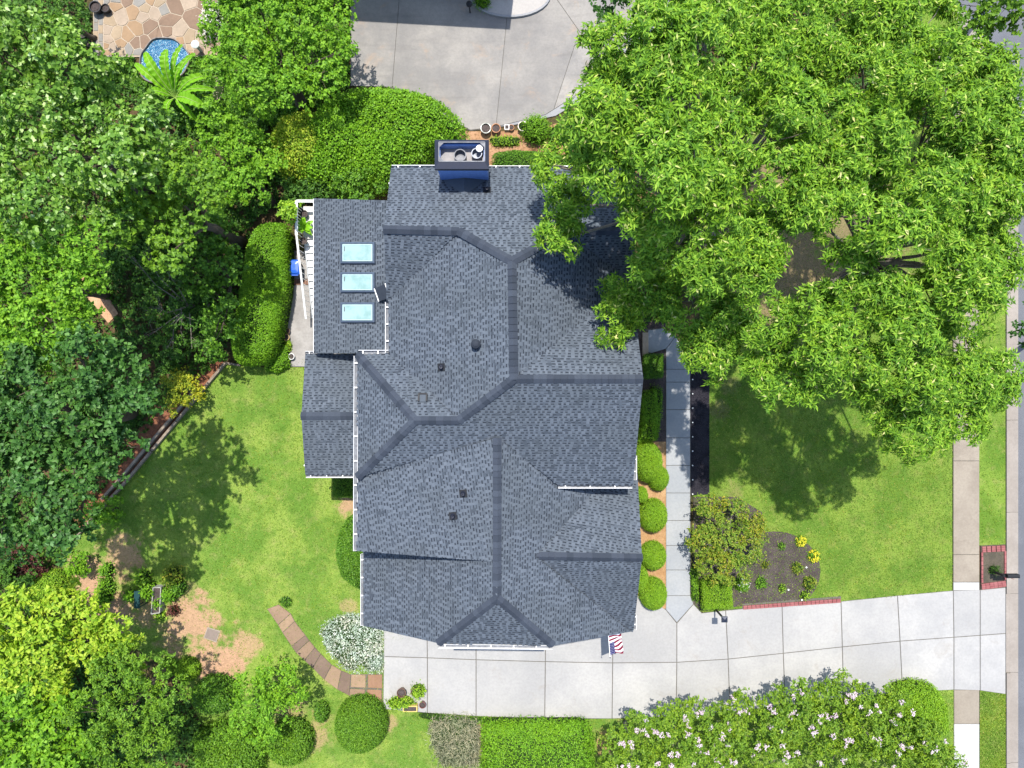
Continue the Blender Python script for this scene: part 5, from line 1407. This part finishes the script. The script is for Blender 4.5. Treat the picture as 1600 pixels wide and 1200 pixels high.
for i, ((tx, ty), tz, w) in enumerate(BN):
    A = Vector((p0.x, p0.y + .05, 1.25)); T_ = P(tx, ty, tz); d = T_ - A; s = d.cross(Vector((0, 0, 1))).normalized()
    NS = 18; vs = []; fs = []
    for k in range(NS + 1):
        t_ = k / NS
        c_ = A + d * t_ + Vector((0, 0, .7 * math.sin(PI * t_ * .9) - .15 * t_))
        wd = .03 if t_ < .12 else 1.12 * w * (math.sin(PI * min(1, (t_ - .16) / .84 * .93 + .05)) ** .55) * (1 + .12 * math.sin(k * 2.4 + i))
        e = .035 if k % 2 else -.02
        vs += [c_ - s*wd + Vector((0, 0, wd*.3 + e)), c_ - Vector((0, 0, .02)), c_ + s*wd + Vector((0, 0, wd*.3 - e))]
    for k in range(NS):
        fs += [(k*3, k*3+1, k*3+4, k*3+3), (k*3+1, k*3+2, k*3+5, k*3+4)]
    o = mobj('leaf', vs, fs, G['banana'], bp)
    mb = MB(); mb.tube([vs[3*k+1] + Vector((0, 0, .028)) for k in range(0, NS + 1, 3)], [.03, .026, .022, .018, .014, .01, .006][:len(range(0, NS+1, 3))], 5); mb.build('midrib', plain('pale_midrib', (.3, .42, .1), .5), o)
mound('white_flower_bush', 'straggly pale flowering bush at the right edge of the patio', 'shrub', [(325,0),(338,-5),(340,40),(332,55),(318,60),(312,40),(318,20)], .9, G['floww'], .6, 2.2, 260, .1, .06, seed=302, rough=.14)
b = MB(); lp = P(302, 66, 1.0); 
ln = thing('garden_lantern', 'white capped garden lantern post beside the blue pool', 'lantern', (lp.x, lp.y, 0))
b.lathe((lp.x, lp.y, 0), [(.09, 0), (.09, .75)], 12); b.build('post', plain('grey_post', (.4, .4, .38), .6), ln)
b = MB(); b.lathe((lp.x, lp.y, .75), [(.12, 0), (.2, .02), (.2, .06), (.05, .2), (.01, .24)], 14); b.build('cap', M_WHITE, ln)
BPG = 'black pots by the patio'
for (x, y, r, h, lab) in ((148, 10, .28, .45, 'large black pot at the top left corner of the patio'), (164, 12, .2, .35, 'smaller black pot right of the large one at the patio corner'),
                          (128, 53, .2, .4, 'black pot among shrubs left of the patio edge'), (139, 68, .16, .35, 'grey black pot lowest left of the patio'), (137, 85, .14, .3, 'small black pot below the grey one left of the patio')):
    pot('garden_pot', lab, x, y, r, h, BLKP, .05, BPG)
mound('boulder_ivy', 'pale stone boulder lying right of the banana plant', 'boulder', [(338,120),(350,118),(354,140),(348,160),(332,162),(330,150)], .5, soil_mat('tan_rock', ((.45, .36, .28), (.55, .45, .36), (.3, .22, .17)), 2, 12), .3, 2.5, 60, .06, .04, seed=303)
mound('court_shrub', 'spiky green plant in the round planter at the top edge', 'plant', disc(752, -4, 11, 12), .8, G['hedge'], .5, 2, 420, .3, .03, seed=304, rough=.1)
b = MB(); q = P(733, 6, .9)
bl = thing('black_lamp', 'black bollard lamp beside the round planter at the top edge', 'lamp', (q.x, q.y, 0))
b.tube([(q.x, q.y, .05), (q.x, q.y, .8)], .035, 8); b.build('post', M_BLACK, bl)
b = MB(); b.lathe((q.x, q.y, .8), [(.05, 0), (.15, .04), (.15, .12), (.03, .2)], 12); b.build('head', M_BLACK, bl)

CG = 'pots along the court edge'
pot('flower_pot', 'dark green glazed pot, leftmost in the row on the court edge', 759, 200, .25, .4, GREENP, .03, CG)
pot('flower_pot', 'terracotta pot second from left on the court edge', 775, 200, .22, .32, TERRA, .03, CG)
pot('flower_pot', 'small terracotta pot right of the white cube pot', 799, 199, .14, .2, TERRA, .03, CG)
pot('flower_pot', 'brown pot with green moss, rightmost by the weed clump', 817, 197, .24, .35, BROWNP, .03, CG, soil=M_COREG)
q = P(792, 199, .2); cb = thing('cube_pot', 'small white cube pot between the terracotta pots on the court edge', 'pot', (q.x, q.y, .03), CG)
b = MB(); b.box((q.x-.12, q.y-.12, .03), (q.x+.12, q.y+.12, .25)); b.build('pot_body', M_WHITE, cb)
b = MB(); b.box((q.x-.09, q.y-.09, .25), (q.x+.09, q.y+.09, .265)); b.build('soil', M_MULCH, cb)

# ------------------------------------------------------------------ kitchen garden in the lower left
fr = thing('white_frame_bed', 'white framed raised bed with leafy vegetables on the back lawn', 'raised bed', P(248, 925))
b = MB()
c4 = [P(243, 916, .3), P(255, 916, .3), P(253, 955, .3), P(240, 957, .3)]
for i in range(4): b.bar(c4[i], c4[(i+1) % 4], .04, .5)
b.build('bed_frame', plain('faded_white_frame', (.36, .35, .31), .7, var=.2), fr)
b = MB(); b.prism(c4, .05, .45); b.build('bed_soil', M_MULCH, fr)
VG = 'vegetable plants in the lower left'
for i, (x, y, r, h, m, lab) in enumerate(((163, 892, 9, .7, 'bright', 'tall leafy vegetable plant at the top of the bare earth row'), (161, 922, 10, .8, 'bright', 'long bushy vegetable row on the bare earth'),
     (160, 938, 8, .7, 'bright', 'lower end bush of the vegetable row on bare earth'), (218, 905, 10, .9, 'yell', 'yellowish vegetable plant above the dark green frame'), (228, 925, 12, .8, 'hedge', 'green vegetable plant right of the dark green frame'),
     (201, 932, 9, .6, 'hedge', 'green vegetable plant left of the dark green frame'), (265, 903, 14, 1.0, 'bronze', 'staked tomato like plant above the white framed bed'), (262, 930, 11, .9, 'hedge', 'leafy plant right of the white framed bed'),
     (277, 920, 9, .8, 'hedged', 'dark staked plant at the right end of the vegetable patch'), (268, 955, 7, .6, 'red', 'dark red leaved plant below the white framed bed'), (247, 942, 7, .55, 'bright', 'light green plant inside the white framed bed'), (250, 962, 8, .3, 'yell', 'low yellow green plant at the foot of the white framed bed'))):
    mound('vegetable_plant', lab, 'plant', disc(x, y, r, r * (1.9 if i == 1 else 1.0)), h, G[m], h * .7, 2, 330, .13, .075, VG, seed=310 + i, rough=.1, bump=.12)
gb = thing('green_frame', 'dark green metal trellis frame among the vegetables', 'trellis', P(214, 930))
b = MB(); a = P(211, 925, .8); 
for dx in (0, .22):
    b.tube([(a.x + dx, a.y, 0), (a.x + dx, a.y, .85)], .03, 6); b.tube([(a.x + dx, a.y - .75, 0), (a.x + dx, a.y - .75, .85)], .03, 6)
b.build('post', plain('dark_green_metal', (.02, .07, .07), .4, .3), gb)
b = MB(); b.box((a.x - .03, a.y - .8, .8), (a.x + .25, a.y + .05, .84)); b.build('panel', plain('dark_green_metal', (.02, .07, .07)), gb)
uc = thing('utility_cover', 'square grey brown cover plate with pale rim in the back lawn', 'cover', P(333, 990))
sq = [(325, 979), (345, 985), (339, 1003), (319, 996)]
b = MB(); w = [P(x, y) for x, y in sq]; b.prism(w, -.02, .08); b.build('rim', concrete('pale_rim', (.33, .28, .22), (.38, .32, .26)), uc)
b = MB(); b.prism(inset([tuple(q[:2]) for q in w], .045), .05, .09); b.build('plate', concrete('cover_plate', (.24, .19, .16), (.3, .24, .2)), uc)

# ------------------------------------------------------------------ flower pots on the driveway corner
DG = 'pots at the driveway corner'
pot('flower_pot', 'brown pot at the upper left of the driveway corner group', 627, 1083, .22, .38, BROWNP, .085, DG)
pot('flower_pot', 'brown pot with trailing plant at the top right of the driveway corner group', 648, 1082, .2, .38, BROWNP, .085, DG)
pot('flower_pot', 'small red brown pot at the right end of the driveway corner group', 660, 1102, .16, .3, plain('red_brown_glaze', (.16, .06, .05), .4), .085, DG)
yb = P(641, 1107, .35); yr = thing('planter_box', 'yellow wooden planter box at the edge of the driveway corner', 'planter', (yb.x, yb.y, .03), DG)
b = MB(); b.box((yb.x - .36, yb.y - .15, .03), (yb.x + .36, yb.y + .15, .4)); b.build('box', plain('yellow_wood', (.62, .45, .14), .7, var=.15), yr)
b = MB(); b.box((yb.x - .31, yb.y - .1, .4), (yb.x + .31, yb.y + .1, .415)); b.build('soil', M_MULCH, yr)
mound('pot_plants', 'trailing light green plants left of the yellow planter box', 'plant', [(603,1100),(620,1090),(640,1092),(648,1102),(630,1108),(608,1110)], .55, G['yell'], .45, 2, 420, .13, .06, seed=331, rough=.09)
mound('pot_plants', 'yellow green flowering plant in the top right driveway pot', 'plant', disc(652, 1084, 11, 9), .75, G['yell'], .65, 2, 420, .12, .05, seed=332, rough=.08)

# ------------------------------------------------------------------ flag on the garage wall
fg = thing('flag', 'striped red and white flag with blue canton on a pole at the garage corner', 'flag', (4.45, -10.17, 2.3))
tip = P(953, 1024, 3.15); root_ = Vector((4.42, -10.17, 2.25))
b = MB(); b.tube([root_, tip + (tip - root_).normalized() * .08], [.018, .014], 8); b.build('pole', M_WHITE, fg)
b = MB(); b.lathe(tip + (tip - root_).normalized() * .1, [(.005, -.03), (.03, 0), (.005, .03)], 8, cap_top=False, cap_bot=False); b.build('finial', M_NAVY, fg)
HO, FL = 26, 22
hd = (root_ - tip).normalized(); vs = []
for i in range(HO + 1):
    a = tip + hd * (i / HO * .98)
    for j in range(FL + 1):
        f = j / FL
        wob = .07 * math.sin(f * 7 + i * .22) * f
        vs.append(a + Vector((.72 * f + wob * .3 - .0, .08 * math.sin(f * 5 + i * .35) * f - .1 * f, -.75 * f + .06 * math.sin(f * 9 + i * .3) * f)))
fs = []; mi = []; 
for i in range(HO):
    for j in range(FL):
        fs.append((i*(FL+1)+j, i*(FL+1)+j+1, (i+1)*(FL+1)+j+1, (i+1)*(FL+1)+j))
        if i < 14 and j < 9: mi.append(2)
        else: mi.append(0 if (i // 2) % 2 == 0 else 1)
M_FR = plain('flag_red', (.20, .01, .03), .8); M_FW = plain('flag_white', (.82, .8, .84), .8); M_FB = plain('flag_blue', (.02, .02, .12), .8)
cl = mobj('cloth', vs, fs, [M_FR, M_FW, M_FB], fg, matidx=mi, smooth=True)
st = MB()
for i in range(1, 14, 2):
    for j in range(1, 9, 2):
        q = vs[i*(FL+1)+j]; e1 = (vs[(i+1)*(FL+1)+j] - q) * .45; e2 = (vs[i*(FL+1)+j+1] - q) * .6; nn = e2.cross(e1).normalized()
        if nn.z < 0: nn = -nn
        pts = []
        for k in range(10):
            rr = 1.0 if k % 2 == 0 else .4; an = PI * k / 5
            pts.append(q + (e1 * math.cos(an) + e2 * math.sin(an)) * rr + nn * .008)
        st.add(pts, [tuple(range(10))])
st.build('stars', M_FW, cl)

# ------------------------------------------------------------------ lamp post, small lights, mailbox
lp = P(1116, 950)
la = thing('lamp_post', 'black square headed lamp post between square hedge and driveway', 'lamp post', lp)
H_ = 1.75
b = MB(); b.bar((lp.x, lp.y, 0), (lp.x, lp.y, H_ - .2), .07, .07, up=(0, 1, 0)); b.build('post', M_BLACK, la)
b = MB(); b.box((lp.x - .1, lp.y - .1, H_ - .2), (lp.x + .1, lp.y + .1, H_ - .03)); b.build('lantern', plain('frosted_lens', (.5, .5, .48), .4), la)
b = MB(); b.add([(lp.x + sx * .145, lp.y + sy * .145, H_ - .04) for sx, sy in ((-1, -1), (1, -1), (1, 1), (-1, 1))] + [(lp.x + sx * .145, lp.y + sy * .145, H_) for sx, sy in ((-1, -1), (1, -1), (1, 1), (-1, 1))] + [(lp.x, lp.y, H_ + .05)],
      [(3, 2, 1, 0), (0, 1, 5, 4), (1, 2, 6, 5), (2, 3, 7, 6), (3, 0, 4, 7), (4, 5, 8), (5, 6, 8), (6, 7, 8), (7, 4, 8)]); b.build('cap', M_NAVY, la)
for i in range(9):
    q = P(1081, 593 + i * 22.3); 
    s = thing('path_light', 'tiny white stake light in the black mulch along the walkway edge', 'light', (q.x, q.y, .05), 'stake lights in the black mulch')
    b = MB(); b.lathe((q.x, q.y, .04), [(.012, 0), (.012, .1)], 6); b.build('stake', M_BLACK, s)
    b = MB(); b.lathe((q.x, q.y, .14), [(.035, 0), (.035, .03), (.015, .05)], 10); b.build('head', M_WHITE, s)

RB = concrete('red_brick', (0.27, 0.085, 0.085), (0.34, 0.13, 0.125), (.18, .06, .05), .35, 2)
BRICK_ME = bpy.data.meshes.new('brick')
bb = MB(); bb.box((-.097, -.045, 0), (.097, .045, .07)); 
BRICK_ME.from_pydata([tuple(v) for v in bb.v], [], bb.f); BRICK_ME.materials.append(RB)
def brick_row(root, a, c, rows, pitch=.1, z=.05, soldier=False):
    a = P(*a); c = P(*c); d = c - a; n = Vector((-d.y, d.x, 0)).normalized()
    step = .1 if soldier else .205
    k = max(1, int(d.length / step)); step = d.length / k; ang = math.atan2(d.y, d.x) + (PI/2 if soldier else 0); off = wloc(root)
    for r in range(rows):
        for i in range(k):
            o = bpy.data.objects.new('brick', BRICK_ME); COL.objects.link(o); o.parent = root
            o.location = a + d.normalized() * step * (i + .5) + n * pitch * r + Vector((0, 0, z + random.uniform(-.006, .006))) - off
            o.rotation_euler.z = ang + random.uniform(-.015, .015)
be = thing('brick_edging', 'double row of red bricks between round mulch bed and driveway', 'brick edging', P(1236, 943))
brick_row(be, (1160, 947), (1312, 936), 2, -.1, .055)
b = MB(); b.prism([P(1159, 943), P(1313, 931), P(1313, 938), P(1159, 951)], .0, .07); b.build('mortar_bed', M_JOINT, be)
mp_ = thing('brick_planter', 'red brick edged square planter around the mailbox', 'planter', P(1550, 886))
b = MB(); b.prism([P(1531, 852), P(1570, 850), P(1570, 917), P(1531, 921)], -.02, .065); b.build('soil', soil_mat('planter_earth', ((.09, .075, .06), (.13, .105, .08), (.05, .06, .03)), 2, 18), mp_)
brick_row(mp_, (1532, 861), (1569, 859), 3, .1, .055); brick_row(mp_, (1532, 919), (1570, 914), 3, .1, .055)
brick_row(mp_, (1532.5, 862), (1532.5, 910), 1, .1, .057); brick_row(mp_, (1568.5, 860), (1568.5, 905), 1, .1, .057)
mbp = P(1547, 891)
ma = thing('mailbox', 'black mailbox on a post reaching over the kerb', 'mailbox', mbp)
b = MB(); b.bar((mbp.x, mbp.y, 0), (mbp.x, mbp.y, 1.05), .09, .09, up=(0, 1, 0)); b.build('post', M_BLACK, ma)
b = MB(); b.bar((mbp.x - .05, mbp.y, .95), (mbp.x + .6, mbp.y, .95), .08, .06); b.bar((mbp.x, mbp.y, .6), (mbp.x + .38, mbp.y, .94), .05, .05); b.build('arm', M_BLACK, ma)
vs = []; fs = []; NA = 10
for x in (mbp.x + .08, mbp.x + .66):
    vs += [(x, mbp.y - .1, .98), (x, mbp.y + .1, .98)] + [(x, mbp.y + .1 * math.cos(PI*k/NA), 1.1 + .1 * math.sin(PI*k/NA)) for k in range(NA + 1)]
n = NA + 3
fs = [tuple(range(n))[::-1], tuple(range(n, 2*n))] + [(i, (i+1) % n, n + (i+1) % n, n + i) for i in range(n)]
mbx = mobj('box', vs, fs, M_BLACK, ma)
b = MB(); b.box((mbp.x + .661, mbp.y - .09, 1.0), (mbp.x + .675, mbp.y + .09, 1.17)); b.build('door', M_BLACK, mbx)
b = MB(); b.box((mbp.x + .3, mbp.y - .115, 1.05), (mbp.x + .32, mbp.y - .103, 1.28)); b.build('signal_flag', plain('signal_red', (.3, .02, .02), .5), mbx)
mound('planter_plant', 'dark wiry plant at the foot of the mailbox', 'plant', disc(1556, 892, 7, 7), .5, G['under'], .3, 2, 420, .16, .02, seed=340, rough=.12)

# ------------------------------------------------------------------ flowers in the round bed
FG = 'plants in the round mulch bed'
def flower_mound(label, px, py, r, h, mat, petal, seed, n=48):
    o = mound('flower_clump', label, 'flowers', disc(px, py, r), h, G[mat], h * .6, 2, 700, .08, .04, FG, seed=seed, rough=.05)
    rng = np.random.default_rng(seed); c = P(px, py, h * .7); R_ = r / 31.5
    a = rng.uniform(0, 6.28, n); f = np.sqrt(rng.uniform(0, 1, n))
    pts = np.c_[c.x + np.cos(a)*f*R_, c.y + np.sin(a)*f*R_, h * np.sqrt(np.maximum(.05, 1 - f*f)) + .05]
    V, F = whorls(pts, np.tile([0, 0, 1.], (n, 1)), 6, .055, .04, rng=rng); tri_mesh('petals', V, F, G[petal], o)
flower_mound('bright yellow flower clump at the top right rim of the round bed', 1252, 846, 9, .3, 'bright', 'flowy', 351)
flower_mound('bright yellow flower clump at the right rim of the round bed', 1272, 869, 10, .3, 'bright', 'flowy', 352)
flower_mound('white flowering leafy clump beside the bronze shrub and brick edging', 1160, 914, 12, .35, 'hedge', 'floww', 353, 14)
for i, (x, y, r, h, m, lab) in enumerate(((1222, 853, 6, .25, 'mid', 'small green plant at the top of the round bed'), (1196, 883, 6, .25, 'bronze', 'small dull plant left in the round bed'), (1190, 911, 9, .35, 'bright', 'leafy green clump near the brick edging in the round bed'),
                                          (1222, 919, 6, .25, 'yell', 'small yellow green plant at the bottom of the round bed'), (1247, 888, 9, .35, 'bronze', 'reddish green clump right of centre in the round bed'),
                                          (1266, 912, 11, .4, 'bronze', 'bronze grassy clump at the lower right of the round bed'), (1258, 930, 7, .25, 'yell', 'low yellow green plant above the brick edging end'))):
    mound('bed_plant', lab, 'plant', disc(x, y, r), h, G[m], h * .6, 2, 450, .11, .045, FG, seed=360 + i, rough=.07)
for i, (x, y, lab) in enumerate(((1259, 886, 'white pebble in the right half of the round bed'), (1251, 936, 'white pebble on the brick edging of the round bed'), (1231, 921, 'white pebble beside the small yellow green bed plant'))):
    q = P(x, y); b = MB(); b.lathe((q.x, q.y, .06 if i != 1 else .13), [(.035, 0), (.055, .02), (.035, .045), (.01, .055)], 8)
    tag(b.build('pebble', M_WHITE, smooth=True), lab, 'pebble', 'pebbles in the round bed')
